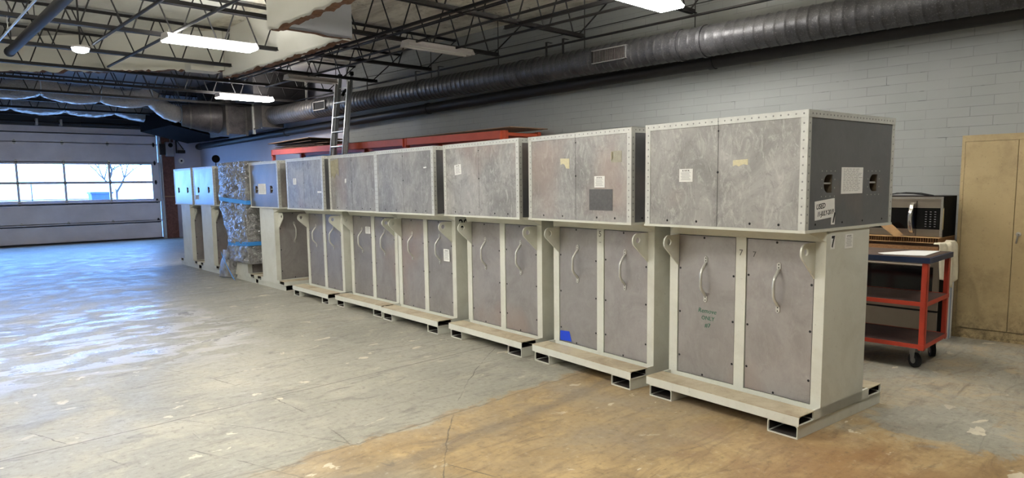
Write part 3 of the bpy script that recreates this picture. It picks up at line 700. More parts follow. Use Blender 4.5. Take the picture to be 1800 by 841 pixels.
# ------------------------------------------------------------------ plastic wrap round the eighth cabinet
mb = MB()
def ringpts(x0, x1, y0, y1, z, n=96, rr=.05):
    out = []
    per = [(x0, y0), (x0, y1), (x1, y1), (x1, y0)]; L = [y1-y0, x1-x0, y1-y0, x1-x0]; tot = sum(L)
    for i in range(n):
        d = tot*i/n; k = 0
        while d > L[k]: d -= L[k]; k += 1
        p, q = per[k], per[(k+1) % 4]; f = d/L[k]; out.append(Vector((p[0]+(q[0]-p[0])*f, p[1]+(q[1]-p[1])*f, z)))
    return out
prof = [(2.045, 4.22, 5.50, 11.35, 12.62), (2.02, 4.20, 5.52, 11.335, 12.64), (1.70, 4.20, 5.52, 11.335, 12.635), (1.40, 4.20, 5.52, 11.335, 12.625), (1.30, 4.20, 5.52, 11.34, 12.61),
        (1.10, 4.205, 5.50, 11.36, 12.52), (.90, 4.21, 5.50, 11.38, 12.42), (.64, 4.215, 5.49, 11.39, 12.31), (.50, 4.20, 5.50, 11.38, 12.36), (.36, 4.18, 5.51, 11.37, 12.34), (.33, 4.22, 5.49, 11.38, 12.30)]
rows = []; NR = 160
zs_ = [2.045 - (2.045-.33)*i/60 for i in range(61)]
def pin(z):
    for a, b in zip(prof, prof[1:]):
        if a[0] >= z >= b[0]:
            f = (a[0]-z)/(a[0]-b[0]); return [a[k]+(b[k]-a[k])*f for k in range(1, 5)]
    return prof[-1][1:]
vsq = []; fsq = []
for j, z in enumerate(zs_):
    x0, x1, y0, y1 = pin(z); ring = ringpts(x0, x1, y0, y1, z, NR); cx_, cy_ = (x0+x1)/2, (y0+y1)/2
    for p in ring:
        d = Vector((p.x-cx_, p.y-cy_, 0)).normalized(); q = Vector((p.x*4+p.z*1.5, p.y*4-p.z*2.5, p.z*3.2))
        amp = .05 if z < 1.38 else .022
        amp *= .35 if (abs(z-.64) < .03 or abs(z-1.39) < .04) else 1
        dz = noise.turbulence(q, 3, True)*amp + (1-abs(noise.noise(q*1.7)))**4*.03 + (1-abs(noise.noise(q*3.9)))**3*.012 - .02
        vsq.append(p + d*dz)
for j in range(len(zs_)-1):
    for k in range(NR): k2 = (k+1) % NR; fsq.append((j*NR+k, j*NR+k2, (j+1)*NR+k2, (j+1)*NR+k))
fsq.append(tuple(range(NR)))
mb.add(vsq, fsq, 'film', True)
wrap = root('plastic_wrap', 'crinkled grey plastic sheeting taped in blue round an end-on cabinet', 'plastic sheeting', (4.86, 11.98, 0))
w_ = mb.build('sheeting', wrap); w_.location = (-4.86, -11.98, 0)
# loose skirt to the floor at the far corner
mb = MB(); V = []; n1, n2 = 18, 14
for i in range(n1):
    z = .50*(1-i/(n1-1))+.02; f = 1-i/(n1-1)
    for j in range(n2):
        u = j/(n2-1)
        yy = 12.50 + .10*(1-f) - u*(.45 - .1*(1-f)); xx = 4.13 - .03*(1-f) + .25*(u-.15)**2
        q = Vector((yy*5, z*4, 3)); V.append((xx+noise.turbulence(q, 3, True)*.05, yy+.05*sin(z*9+u*3), z))
mb.add(V, [(i*n2+j, i*n2+j+1, (i+1)*n2+j+1, (i+1)*n2+j) for i in range(n1-1) for j in range(n2-1)], 'film', True)
o = mb.build('loose_skirt', wrap); o.location = (-4.86, -11.98, 0); so = o.modifiers.new('s', 'SOLIDIFY'); so.thickness = .003
for z, za, zb_ in ((1.39, 1.425, 1.36), (.64, .675, .61)):
    mb = MB(); x0, x1, y0, y1 = pin(z); r1 = ringpts(x0-.02, x1+.02, y0-.02, y1+.02, 0, 80)
    sl = (lambda y: (y-12)*.045*(1 if z > 1 else -1))
    V = [(p.x, p.y, zz_+sl(p.y)) for zz_ in (za, zb_) for p in r1]
    mb.add(V, [(k, (k+1) % 80, 80+(k+1) % 80, 80+k) for k in range(80)], 'paintertape'); o = mb.build('tape_band', wrap); o.location = (-4.86, -11.98, 0)
    so = o.modifiers.new('s', 'SOLIDIFY'); so.thickness = .002
mb = MB(); V = []
for i in range(12):
    u = i/11; V += [(4.085-.02*u, 12.40-.62*u, .50-.44*u**.8), (4.085-.02*u, 12.31-.62*u, .44-.40*u**.8)]
mb.add(V, [(2*i, 2*i+1, 2*i+3, 2*i+2) for i in range(11)], 'paintertape'); o = mb.build('tape_band', wrap); o.location = (-4.86, -11.98, 0)
so = o.modifiers.new('s', 'SOLIDIFY'); so.thickness = .002
# round black disc on a thin post seen above the wrapped cabinet
pr_ = root('round_reflector', 'small round black disc on a thin post peeking above the wrapped cabinet', 'reflector', (6.755, 20.45, 0))
mb = MB(); mb.tube([(0, 0, 0), (0, 0, 2.35)], .015, 'blacksteel'); mb.disc((0, 0, .01), 'z', .16, .02, 'blacksteel'); mb.build('post', pr_)
mb = MB(); mb.disc((0, -.02, 2.45), 'y', .11, .03, 'blackplastic', 24); mb.build('disc', pr_)

# ------------------------------------------------------------------ roof joists
JZ = 3.71; TZ = 4.30
JL = {-1: 'black open-web roof joist nearest the camera, overhead', 0: 'black open-web roof joist above the brightest lit lamp by the wall duct',
 1: 'black open-web roof joist crossing above the duct grille', 2: 'black open-web roof joist carrying the unlit lamp', 3: 'black open-web roof joist running into the white header behind the long lit lamp',
 4: 'black open-web roof joist the ladder top leans towards', 5: 'black open-web roof joist just beyond the ladder', 6: 'black open-web roof joist above the far short lit lamp',
 7: 'black open-web roof joist in front of the sheet metal plenum', 8: 'black open-web roof joist over the foil-wrapped duct', 9: 'black open-web roof joist between the two foil ducts', 10: 'farthest black open-web roof joist above the garage door'}
for k in range(-1, 11):
    s = 5.13+1.83*k; nL = 16.5
    j = wroot('roof_joist', JL[k], 'roof joist', s, 0, 0, group='open-web roof joists')
    mb = MB()
    for dy in (-.045, .012): mb.box(-nL, -.6, dy, dy+.033, JZ-.004, JZ+.006, 'blacksteel')
    for dy in (-.018, .012): mb.box(-nL, -.6, dy, dy+.006, JZ, JZ+.05, 'blacksteel')
    mb.build('bottom_chord', j)
    mb = MB()
    for dy in (-.045, .012): mb.box(-nL, 0, dy, dy+.033, TZ+.03, TZ+.036, 'blacksteel')
    for dy in (-.018, .012): mb.box(-nL, 0, dy, dy+.006, TZ, TZ+.035, 'blacksteel')
    mb.build('top_chord', j)
    mb = MB(); n = .76; prev = None
    mb.tube([(-.02, 0, TZ+.01), (-.72, 0, JZ+.01)], .011, 'blacksteel', 6, False)
    while n < nL-.6:
        mb.tube([(-n-.04, 0, JZ+.01), (-n-.27, 0, TZ+.01)], .0105, 'blacksteel', 6, False)
        mb.tube([(-n-.34, 0, TZ+.01), (-n-.57, 0, JZ+.01)], .0105, 'blacksteel', 6, False); n += .61
    mb.build('web', j)
# bridging and conduits running with the wall
def run(name, lb, cat, n, s0, s1, z, r=.014, shape='pipe', sag=0., mat='blacksteel', group=None):
    mb = MB()
    if shape == 'pipe':
        pts = [(-n, s0+(s1-s0)*i/12, z-sag*sin(pi*i/12)) for i in range(13)] if sag else [(-n, s0, z), (-n, s1, z)]
        mb.tube(pts, r, mat, 8)
    else: mb.box(-n-r, -n+r, s0, s1, z, z+.006, mat); mb.box(-n-.003, -n+.003, s0, s1, z, z+2*r, mat)
    o = mb.build(name, None, (8.42, 0, 0), TH); tag(o, lb, cat, group); return o
G2 = 'straight black bars bracing the joists'
run('bridging_bar', 'long black bar tying the joist ends just above the wall duct', 'bridging', .6, -4, 16.1, 3.685, .017, group=G2)
run('bridging_bar', 'thick black angle bar crossing the joists beside the white header', 'bridging', 3.02, 5.0, 13.6, 3.68, .02, 'angle', group=G2)
run('bridging_bar', 'thin black bar directly beside the thick angle bar under the joists', 'bridging', 2.9, 5.0, 13.6, 3.69, .011, group=G2)
run('bridging_bar', 'black bar crossing left of the unlit lamp', 'bridging', 2.36, 4.5, 10.5, 3.69, .018, group=G2)
run('bridging_bar', 'black bar crossing behind the ladder top', 'bridging', 2.12, 8.79, 14.3, 3.69, .018, group=G2)
run('bridging_bar', 'black bar crossing right of the unlit lamp', 'bridging', 1.62, 3.3, 8.8, 3.69, .018, group=G2)
run('bridging_bar', 'short thick black angle between the lit lamp and the unlit lamp', 'bridging', 1.94, 5.13, 7.2, 3.68, .024, 'angle', group=G2)
run('bridging_bar', 'black diagonal-looking bar above the long lit lamp', 'bridging', 5.2, 7.9, 13.6, 3.69, .02, group=G2)
run('bridging_bar', 'black bar between the fat capped pipe and the long lit lamp', 'bridging', 5.83, 8.4, 11.7, 3.69, .02, group=G2)
run('bridging_bar', 'high black bar on the top chords right of the header', 'bridging', 1.3, 5, 16, 4.27, .016, group=G2)
run('wall_wire', 'thin dark wire drooping along the top of the block wall', 'wire', .05, 1.5, 14, 4.02, .006, sag=.05)
fp = root('capped_pipe', 'fat black capped pipe crossing below the joists at upper left', 'pipe', W(12.62, 6.69, 3.62), TH)
mb = MB(); mb.tube([(0, 0, 0), (0, -8, 0)], .062, 'blacksteel', 14); mb.build('pipe_length', fp)
mb = MB(); mb.tube([(0, -.02, 0), (0, .06, 0)], .07, 'blacksteel', 14); mb.build('end_cap', fp)
for yy in (-.17, -2.0, -3.83):
    mb = MB(); mb.tube([(0, yy, .06), (0, yy, .66)], .006, 'blacksteel', 6); mb.build('hanger_rod', fp)
mb = MB(); mb.tube([(0, 0, 0), (0, -7, 0)], .013, 'pipeblue', 10)
lp = root('plastic_conduit', 'glossy blue-white plastic conduit in the top left corner', 'conduit', W(11.9, 6.97, 3.54), TH); mb.build('conduit_run', lp)
for yy in (-1.28, -3.11, -4.94):
    mb = MB(); mb.tube([(0, yy, .02), (0, yy, .17)], .006, 'zinc', 6); mb.build('hanger_rod', lp)
# thin vertical hanger rods from the deck to the wall duct
# ------------------------------------------------------------------ wall duct
wd = wroot('wall_duct', 'long dark round spiral duct hung along the block wall', 'duct', 0, .56, 0)
mb = MB(); s = -4.0; i = 0
pts = []; rad = []
def duct_r(s): return .19 if s < 12 else .19+.035*min(1, (s-12)/4)
def duct_z(s): return 3.315+.012*s*.6
while s < 17.3:
    for ds, dr in ((0, 0), (.012, .006), (.024, 0), (.115, 0)):
        pts.append((0, s+ds, duct_z(s))); rad.append(duct_r(s)+dr)
    s += .125
k_ = next(i for i, p in enumerate(pts) if p[1] > 14.9)
mb.tube(pts[:k_+1], .2, 'duct', 40, True, rad[:k_+1]); dd = mb.build('duct_shell', wd)
mb = MB(); mb.tube(pts[k_:], .2, 'ductworn', 40, True, rad[k_:]); mb.build('duct_end_section', wd)['label'] = 'worn grey end section'
for s in (-1.2, 4.98, 5.32, 7.9, 8.25, 10.9, 14.0):
    mb = MB(); mb.tube([(0, s-.02, duct_z(s)), (0, s+.02, duct_z(s))], duct_r(s)+.012, 'duct', 40); mb.build('duct_collar', wd)
for s0, s1, fill in ((6.08, 6.64, 1), (14.32, 14.82, 0)):
    R = duct_r(s0); mb = MB(); z0, z1 = duct_z(s0)-.075, duct_z(s0)+.085; xo = -R-.012
    if fill:
        mb.box(xo-.012, xo+.05, s0-.02, s1+.02, z1, z1+.012, 'zinc'); mb.box(xo-.008, xo+.05, s0-.02, s1+.02, z0-.008, z0, 'zinc'); mb.box(xo-.008, xo+.05, s0-.008, s0, z0, z1, 'zinc'); mb.box(xo-.012, xo+.05, s1, s1+.02, z0, z1, 'blacksteel')
    else:
        mb.box(xo-.012, xo+.05, s0-.02, s1+.02, z1, z1+.02, 'ductworn'); mb.box(xo-.012, xo+.05, s0-.02, s1+.02, z0-.02, z0, 'ductworn'); mb.box(xo-.012, xo+.05, s0-.02, s0, z0, z1, 'ductworn'); mb.box(xo-.012, xo+.05, s1, s1+.02, z0, z1, 'ductworn')
    mb.box(xo+.005, xo+.012, s0, s1, z0, z1, 'dark')
    if fill:
        k = 0
        while s0+.03+k*.026 < s1: mb.box(xo-.006, xo+.006, s0+.022+k*.026, s0+.0255+k*.026, z0, z1, 'ductworn'); k += 1
    mb.build('air_grille', wd)
for s in (3.35, 5.15, 6.98, 8.85, 10.7, 14.2):
    mb = MB(); mb.tube([(.02, s, duct_z(s)+.18), (.02, s, 4.36)], .007, 'blacksteel', 6, False); mb.build('hanger_rod', wd)
for s in (7.28, 7.62, 10.3, 11.0, 12.7):
    mb = MB(); mb.box(-.12, -.115, s-.02, s+.02, 3.44, 3.74, 'blacksteel'); mb.box(-.12, .0, s-.02, s+.02, 3.735, 3.74, 'blacksteel'); mb.build('hanger_strap', wd)
pp = wroot('wall_pipe', 'smaller black pipe running below the wall duct to the far corner', 'pipe', 0, .18, 0)
mb = MB(); mb.tube([(0, s, 3.215-.0095*s) for s in (-4, 0, 6, 12, 18, 24.05)], .095, 'blacksteel', 24); mb.build('pipe_length', pp)
for s in (-1, 5.1, 11.3, 17.5, 23.9):
    mb = MB(); mb.tube([(0, s-.04, 3.215-.0095*s), (0, s+.04, 3.215-.0095*s)], .108, 'blacksteel', 24); mb.build('coupling', pp)

# sheet-metal plenum, elbow and flexible foil ducts at the far end
pl = wroot('duct_plenum', 'soot-streaked sheet metal plenum joining the wall duct to the foil duct', 'plenum', 0, 0, 0)
mb = MB(); mb.box(-.86, -.29, 17.43, 19.4, 3.15, 3.74, 'ductworn'); mb.build('end_box', pl)
mb = MB(); mb.box(-1.40, -.86, 18.4, 19.5, 3.02, 3.95, 'plenum'); mb.build('cross_box', pl)
for n in (.87, 1.38):
    mb = MB(); mb.box(-n-.03, -n+.03, 18.36, 19.54, 2.98, 3.97, 'ductworn'); mb.build('flange', pl)
mb = MB(); mb.box(-.9, -.84, 17.9, 17.96, 3.0, 3.8, 'trim'); mb.box(-.89, -.86, 17.45, 18.36, 3.11, 3.15, 'ductworn'); mb.build('corner_seam', pl)
mb = MB(); E_ = [(-1.42, 18.95, 3.47), (-1.62, 18.95, 3.47), (-1.85, 18.98, 3.47), (-2.05, 19.05, 3.48), (-2.26, 19.1, 3.49)]
mb.tube(E_, .4, 'plenum', 32, True, [.42, .40, .36, .31, .27]); mb.tube([(-1.60, 18.95, 3.47), (-1.64, 18.96, 3.47)], .415, 'ductworn', 32); mb.tube([(-2.05, 19.05, 3.48), (-2.09, 19.06, 3.48)], .32, 'ductworn', 32); mb.build('elbow', pl)
ahu = wroot('air_handler', 'large black air handler box under the roof above the wall duct', 'air handler', 0, 0, 0)
mb = MB(); mb.box(-1.6, -.28, 16.15, 17.25, 3.68, 4.34, 'blacksteel'); mb.box(-1.6, -.28, 17.3, 19.8, 3.99, 4.34, 'blacksteel'); mb.build('casing', ahu)
mb = MB(); mb.box(-1.62, -.26, 16.12, 16.16, 3.66, 3.70, 'ductworn'); mb.box(-.30, -.26, 16.10, 16.16, 3.66, 4.34, 'trim'); mb.build('casing_frame', ahu)
hd = wroot('ceiling_heater', 'dark boxy heater shadowed in the far corner above the pale wall', 'heater', 0, 0, 0)
mb = MB(); mb.prism([(-2.3, 3.3), (-1.0, 3.0), (-.42, 3.08), (-.42, 3.7), (-2.3, 3.75)], 'y', 19.8, 22.6, 'soot'); mb.build('casing', hd)
mb = MB(); mb.box(-2.32, -.42, 19.77, 19.8, 3.68, 3.76, 'soot'); mb.build('top_flange', hd)
for xx in (-2.1, -.9):
    mb = MB(); mb.tube([(xx, 21, 3.7), (xx, 21, 4.37)], .01, 'blacksteel', 6); mb.build('hanger_rod', hd)
def flex(name, lb, path, r, grp=None):
    rt = wroot(name, lb, 'flexible duct', 0, 0, 0, group=grp)
    pts = []; N = 26
    for a, b, sg in path:
        a, b = Vector(a), Vector(b)
        for i in range(N): f = i/N; p = a.lerp(b, f); p.z -= sg*sin(pi*f); pts.append(p)
    pts.append(Vector(path[-1][1]))
    mb = MB(); seg = 40; V = []; n = len(pts)
    for i, p in enumerate(pts):
        d = (pts[min(i+1, n-1)]-pts[max(i-1, 0)]).normalized(); up = Vector((0, 0, 1)); a = d.cross(up).normalized(); b = a.cross(d)
        pinch = 1 - .16*math.exp(-(((i % N) - (N if (i % N) > N/2 else 0))**2)/3.)
        for k in range(seg):
            an = 2*pi*k/seg; rr = r*pinch*(1+.07*noise.noise(Vector((i*.9, cos(an)*2.5, sin(an)*2.5)))+.04*noise.noise(Vector((i*2.9, cos(an)*6, sin(an)*6))))
            V.append(p + a*rr*cos(an)+b*rr*sin(an))
    F = [(i*seg+k, i*seg+(k+1) % seg, (i+1)*seg+(k+1) % seg, (i+1)*seg+k) for i in range(n-1) for k in range(seg)] + [tuple(range(seg)), tuple(range((n-1)*seg, n*seg))[::-1]]
    mb.add(V, F, 'foil', True); mb.build('foil_jacket', rt)
    for a, b, sg in path:
        mb = MB(); a = Vector(a)
        R2 = r*.9; mb.tube([a+Vector((0, R2*cos(q), R2*sin(q))) for q in [2*pi*i/16 for i in range(17)]], .012, 'pipeblue', 5, False)
        mb.tube([a+Vector((0, 0, R2)), Vector((a.x, a.y, 4.3))], .008, 'blacksteel', 5, False); mb.build('hanger_strap', rt)
def swags(s, pts, sg, r): return [((-pts[i][0], s, pts[i][1]), (-pts[i+1][0], s, pts[i+1][1]), sg) for i in range(len(pts)-1)]
flex('flexible_duct', 'silver foil flexible duct joined to the black elbow, nearer of the two', swags(19.1, [(2.30, 3.50), (2.98, 3.92), (4.10, 3.90), (5.30, 3.97), (6.45, 3.93), (7.6, 3.95)], .10, .2), .21)
flex('flexible_duct', 'silver foil flexible duct sagging lower and farther, just above the garage door', swags(22.2, [(1.75, 3.80), (3.05, 3.93), (4.25, 3.90), (5.45, 3.92), (6.65, 3.94), (7.8, 3.95)], .09, .2), .21)

# ------------------------------------------------------------------ ceiling lights
def fixture(lb, s, n, lit=True, z=3.60, along='n', name='ceiling_light', L=1.22, rods=True, bright=True):
    r_ = wroot(name, lb, 'ceiling light', s, n, z, group='fluorescent ceiling lights' if lit else 'unlit ceiling lights')
    hw = .168 if lit else .125
    mb = MB(); mb.box(-L/2, L/2, -hw*(.25 if lit else .6), hw*(.25 if lit else .6), .045, .085, 'fixture')
    if not lit: mb.prism([(-hw, .0), (-hw*.55, .05), (hw*.55, .05), (hw, .0), (hw*.9, 0), (hw*.5, .035), (-hw*.5, .035), (-hw*.9, 0)], 'x', -L/2, L/2, 'fixture')
    mb.build('housing', r_)
    for e in (-1, 1):
        mb = MB(); mb.prism([(-hw, 0), (-hw*.6, .085), (hw*.6, .085), (hw, 0)], 'x', e*L/2-.006, e*L/2+.006, 'fixture'); mb.build('end_cap', r_)
    mb = MB()
    if lit: mb.prism([(-hw, .01), (-hw*.92, -.02), (hw*.92, -.02), (hw, .01), (hw*.7, .044), (-hw*.7, .044)], 'x', -L/2+.01, L/2-.01, 'tube' if bright else 'tubesoft'); mb.build('diffuser', r_)
    else:
        for dy in (-.06, .06): mb.tube([(-L/2+.03, dy, .012), (L/2-.03, dy, .012)], .016, 'paper', 10)
        mb.build('fluorescent_tube', r_)
    if rods:
        for e in (-.45, .45):
            mb = MB(); mb.tube([(e*L, 0, .085), (e*L, 0, JZ-z+.02)], .005, 'zinc', 6); mb.build('hanger_rod', r_)
    return r_
fixture('long lit fluorescent light under the joists at upper left', 10.25, 4.70, bright=False)
fixture('small lit fluorescent light in front of the sheet metal plenum', 15.75, 1.97)
fixture('unlit white fluorescent fixture hanging above the middle of the row', 8.70, 1.90, False, 3.62)
fixture('brightest lit fluorescent light at the top edge, above the wall duct', 5.05, 1.85, L=1.3, z=3.66)
fixture('unlit white fluorescent fixture just left of the ladder top', 12.5, 2.03, False, 3.60, L=1.0)
dm = wroot('dome_lamp', 'small round bright lamp among the joists at upper left', 'ceiling light', 11.8, 5.97, 3.60)
mb = MB(); mb.tube([(0, 0, -.03), (0, 0, -.01), (0, 0, .03)], .1, 'led', 20, True, [.06, .10, .11]); mb.build('lens', dm)
mb = MB(); mb.tube([(0, 0, .03), (0, 0, .06)], .12, 'fixture', 20); mb.tube([(0, 0, .06), (0, 0, .77)], .012, 'blacksteel', 8); mb.build('canopy', dm)
# fill lights added outside the frame, where no fixture is seen
for s, n, lb in [(7.2, 6.7, 'added fill light over the grey floor, just above the top edge of the frame'), (2.9, 2.7, 'added fill light above the nearest two cabinets, just over the top of the frame'), (.6, 3.1, 'added fill light above and just behind the camera side of the nearest cabinet'), (1.2, 7.6, 'added fill light outside the frame, left of the camera'), (5.0, 7.2, 'added fill light outside the frame over the grey floor'), (2.7, 11.2, 'added fill light far left of the camera'),
        (5.0, 11.0, 'added fill light left of the frame in the middle of the hall'), (9.0, 9.0, 'added fill light just left of the frame beyond the saw cut'), (9.0, 13.0, 'added fill light beside the left wall of the hall'), (13.0, 10.8, 'added fill light left of the frame towards the garage door')]:
    fixture(lb, s, n, bright=s not in (.6, 2.9))

# ------------------------------------------------------------------ orange pallet rack behind the row
rk = wroot('pallet_rack', 'orange steel pallet rack against the wall behind the cabinets', 'pallet rack', 0, 0, 0)
posts = [8.33, 11.03, 13.75, 16.78]; zt_of = lambda s: 2.455+.009*(s-8.3)
for s in posts:
    for n in (.90, .15):
        mb = MB(); z1 = zt_of(s) if s < 16 else 2.53
        mb.box(-n-.035, -n+.035, s-.04, s-.034, 0, z1, 'orange'); mb.box(-n-.035, -n+.035, s+.034, s+.04, 0, z1, 'orange'); mb.box(-n-.035, -n-.029, s-.034, s+.034, 0, z1, 'orange')
        mb.build('upright', rk)
    for z in (.3, 1.0, 1.7, zt_of(s)-.08):
        mb = MB(); mb.box(-.865, -.185, s-.02, s+.02, z, z+.05, 'orange'); mb.build('end_brace', rk)
for a, b in zip(posts, posts[1:]):
    for n in (.945, .10):
        for lv in (0, 1):
            mb = MB(); za, zb2 = (zt_of(a), zt_of(b)) if lv else (1.25, 1.25); h = .125
            P = [(-n-.02, a+.05, za-h), (-n+.02, a+.05, za-h), (-n+.02, a+.05, za), (-n-.02, a+.05, za), (-n-.02, b-.05, zb2-h), (-n+.02, b-.05, zb2-h), (-n+.02, b-.05, zb2), (-n-.02, b-.05, zb2)]
            mb.add(P, [(0,1,2,3),(7,6,5,4),(0,4,5,1),(1,5,6,2),(2,6,7,3),(3,7,4,0)], 'orange')
            for e, zz_ in ((a+.05, za), (b-.05, zb2)): mb.box(-n-.03, -n+.03, e-.012, e+.012, zz_-h-.03, zz_, 'orange')
            mb.build('beam', rk)
def sheet(lb, s0, s1, n0, n1, z, th=.012, tilt_s=0., tilt_n=0., mat='ply', skew=0., bow=0.):
    r_ = wroot('plywood_sheet', lb, 'plywood sheet', (s0+s1)/2, (n0+n1)/2, z, group='plywood sheets on the rack')
    mb = MB(); a, b = (s1-s0)/2, (n1-n0)/2; k = 8; V = []
    for zz_ in (0, th):
        for i in range(k+1):
            for j in range(k+1):
                x, y = -b+2*b*i/k, -a+2*a*j/k; V.append((x+skew*y, y, zz_+tilt_s*y+tilt_n*x+bow*sin(y*1.7+x)))
    n = k+1; F = [(i*n+j, i*n+j+1, (i+1)*n+j+1, (i+1)*n+j) for i in range(k) for j in range(k)]
    F += [tuple(q+n*n for q in f)[::-1] for f in F]
    for i in range(k):
        F += [(i*n, (i+1)*n, (i+1)*n+n*n, i*n+n*n), (i*n+k, i*n+k+n*n, (i+1)*n+k+n*n, (i+1)*n+k), (i, i+n*n, i+1+n*n, i+1), (k*n+i, k*n+i+1, k*n+i+1+n*n, k*n+i+n*n)]
    mb.add(V, F, mat); mb.build('sheet', r_); return r_
sheet('thin plywood sheet lying on the near bay of the orange rack', 8.15, 11.0, .10, .95, 2.490, tilt_s=-.003, mat='ply')
sheet('thin plywood sheet on the middle bay of the orange rack', 11.05, 13.7, .10, .92, 2.496, tilt_s=.009, mat='plydark')
sheet('lowest bowed plywood sheet of the pile at the far end of the rack', 14.2, 16.75, .12, .93, 2.536, tilt_s=.009, mat='ply')
sheet('dark plywood sheet second from the bottom of the far pile on the rack', 14.5, 16.6, .12, .95, 2.565, tilt_s=.012, mat='plydark', skew=.02)
sheet('brown plywood sheet in the middle of the far pile on the rack', 14.1, 16.5, .12, .90, 2.596, tilt_s=.014, mat='ply', skew=-.02)
sheet('dark warped plywood sheet second from the top of the far pile', 14.6, 16.6, .12, .97, 2.636, tilt_s=-.006, mat='plydark', skew=.03)
sheet('topmost tilted plywood sheet of the pile at the far end of the rack', 14.75, 16.75, .1, 1.02, 2.688, .014, -.022, -.01, mat='ply', skew=-.03)

# ------------------------------------------------------------------ extension ladder
ld = wroot('extension_ladder', 'tall aluminium extension ladder leaning to the joists behind the row', 'ladder', 13.18, 1.39, 0)
H_ = 3.93; lean = .50/H_
def rail(y, wy, z0, z1, off):
    mb = MB(); L = [(lean*z0-off, z0), (lean*z1-off, z1)]
    for dx in (-.036, .033):
        P = []
        for x, z in L: P += [(x+dx, y-wy/2, z), (x+dx+.005, y-wy/2, z), (x+dx+.005, y+wy/2, z), (x+dx, y+wy/2, z)]
        mb.add(P, [(0,1,2,3),(7,6,5,4),(0,4,5,1),(1,5,6,2),(2,6,7,3),(3,7,4,0)], 'ladder')
    P = []; yy = y+(wy/2-.004 if y < 0 else -wy/2)
    for x, z in L: P += [(x-.036, yy, z), (x+.036, yy, z), (x+.036, yy+.004, z), (x-.036, yy+.004, z)]
    mb.add(P, [(0,1,2,3),(7,6,5,4),(0,4,5,1),(1,5,6,2),(2,6,7,3),(3,7,4,0)], 'ladder')
    return mb
for sg in (-1, 1):
    rail(sg*.23, .05, 1.5, H_, .0).build('fly_rail', ld)
    rail(sg*.252, .035, .03, 3.75, .055).build('base_rail', ld)
z = .3
while z < 3.9:
    mb = MB()
    if z > 1.5: mb.tube([(lean*z, -.22, z), (lean*z, .22, z)], .017, 'ladder', 8)
    if z < 3.6: mb.tube([(lean*z-.055, -.25, z), (lean*z-.075, .25, z)], .017, 'ladder', 8)
    mb.build('rung', ld); z += .305
for sg in (-1, 1):
    mb = MB(); mb.box(lean*H_-.045, lean*H_+.045, sg*.23-.03, sg*.23+.03, H_-.05, H_+.03, 'rubber'); mb.build('end_cap', ld, bevel=.015)
    mb = MB(); mb.box(-.13, -.02, sg*.265-.03, sg*.265+.03, 0, .05, 'rubber'); mb.build('foot', ld)
mb = MB(); mb.tube([(lean*2.9-.05, .12, 3.25), (lean*2.4-.06, .12, 2.2), (lean*1.-.06, .12, .9)], .006, 'rubber', 6); mb.tube([(lean*3.6, -.06, 3.6), (lean*3.55, .02, 3.56), (lean*3.5, .06, 3.5)], .03, 'blackplastic', 8); mb.build('rope_and_pulley', ld)

# ------------------------------------------------------------------ steel locker cabinet on the right
lk = root('storage_cupboard', 'tall beige two-door steel storage cupboard at the right edge', 'cupboard', (7.869, 2.155, 0), atan(.045)+.02)
mb = MB(); D_ = .40; Wd = .914; Hh = 2.01
mb.box(.006, D_, -.0, -Wd, 0, .1, 'locker'); mb.box(.012, D_, -.001, -Wd+.001, .1, Hh-.001, 'locker'); mb.box(0, .012, 0, -Wd, Hh-.055, Hh, 'locker'); mb.box(0, .012, 0, -.028, 0, Hh-.055, 'locker'); mb.box(0, .012, -Wd+.028, -Wd, 0, Hh-.055, 'locker')
mb.box(0, D_, 0, -Wd, Hh, Hh+.004, 'locker'); mb.build('carcass', lk)
for y0, y1 in ((-.031, -.455), (-.459, -Wd+.031)):
    mb = MB(); mb.box(-.004, .0115, y0, y1, .105, Hh-.06, 'locker'); dr = mb.build('door', lk, bevel=.003)
    if y1 < -.5:
        mb = MB(); mb.disc((-.008, -.50, 1.06), 'x', .022, .012, 'steelbright', 16); mb.tube([(-.02, -.50, 1.065), (-.024, -.495, 1.03), (-.024, -.487, .97)], .008, 'steelbright', 8); mb.build('handle', dr)
    for z in (.35, 1.35, 1.75):
        if y1 > -.5: mb = MB(); mb.tube([(-.004, -.029, z-.05), (-.004, -.029, z+.05)], .006, 'locker', 8); mb.build('hinge', dr)

# ------------------------------------------------------------------ oven, cardboard and microwave
ov = root('wall_oven', 'stainless wall oven with black glass standing behind the red cart', 'oven', (7.50, 2.19, 0), .0)
mb = MB(); mb.box(.03, .62, 0, .76, .02, .87, 'blackplastic'); mb.box(.05, .6, .02, .74, 0, .02, 'rubber'); mb.build('body', ov)
mb = MB(); mb.box(0, .03, 0, .76, .79, .87, 'steelapp'); mb.box(-.002, 0, .03, .73, .80, .815, 'steelbright'); mb.build('control_panel', ov)
mb = MB(); mb.box(0, .03, 0, .05, .30, .785, 'steelapp'); mb.box(0, .03, .71, .76, .30, .785, 'steelapp'); mb.box(0, .03, .05, .71, .30, .37, 'steelapp'); mb.box(0, .03, .05, .71, .73, .785, 'steelapp'); mb.box(.006, .02, .05, .71, .37, .73, 'glassblack'); od = mb.build('oven_door', ov)
mb = MB(); mb.tube([(-.04, .06, .745), (-.04, .70, .745)], .012, 'steelapp', 10); mb.tube([(0, .08, .745), (-.04, .08, .745)], .008, 'steelapp'); mb.tube([(0, .68, .745), (-.04, .68, .745)], .008, 'steelapp'); mb.build('handle', od)
mb = MB(); mb.box(0, .03, 0, .76, .05, .28, 'steelapp'); mb.box(.012, .03, 0, .76, .28, .30, 'dark'); mb.build('drawer', ov)
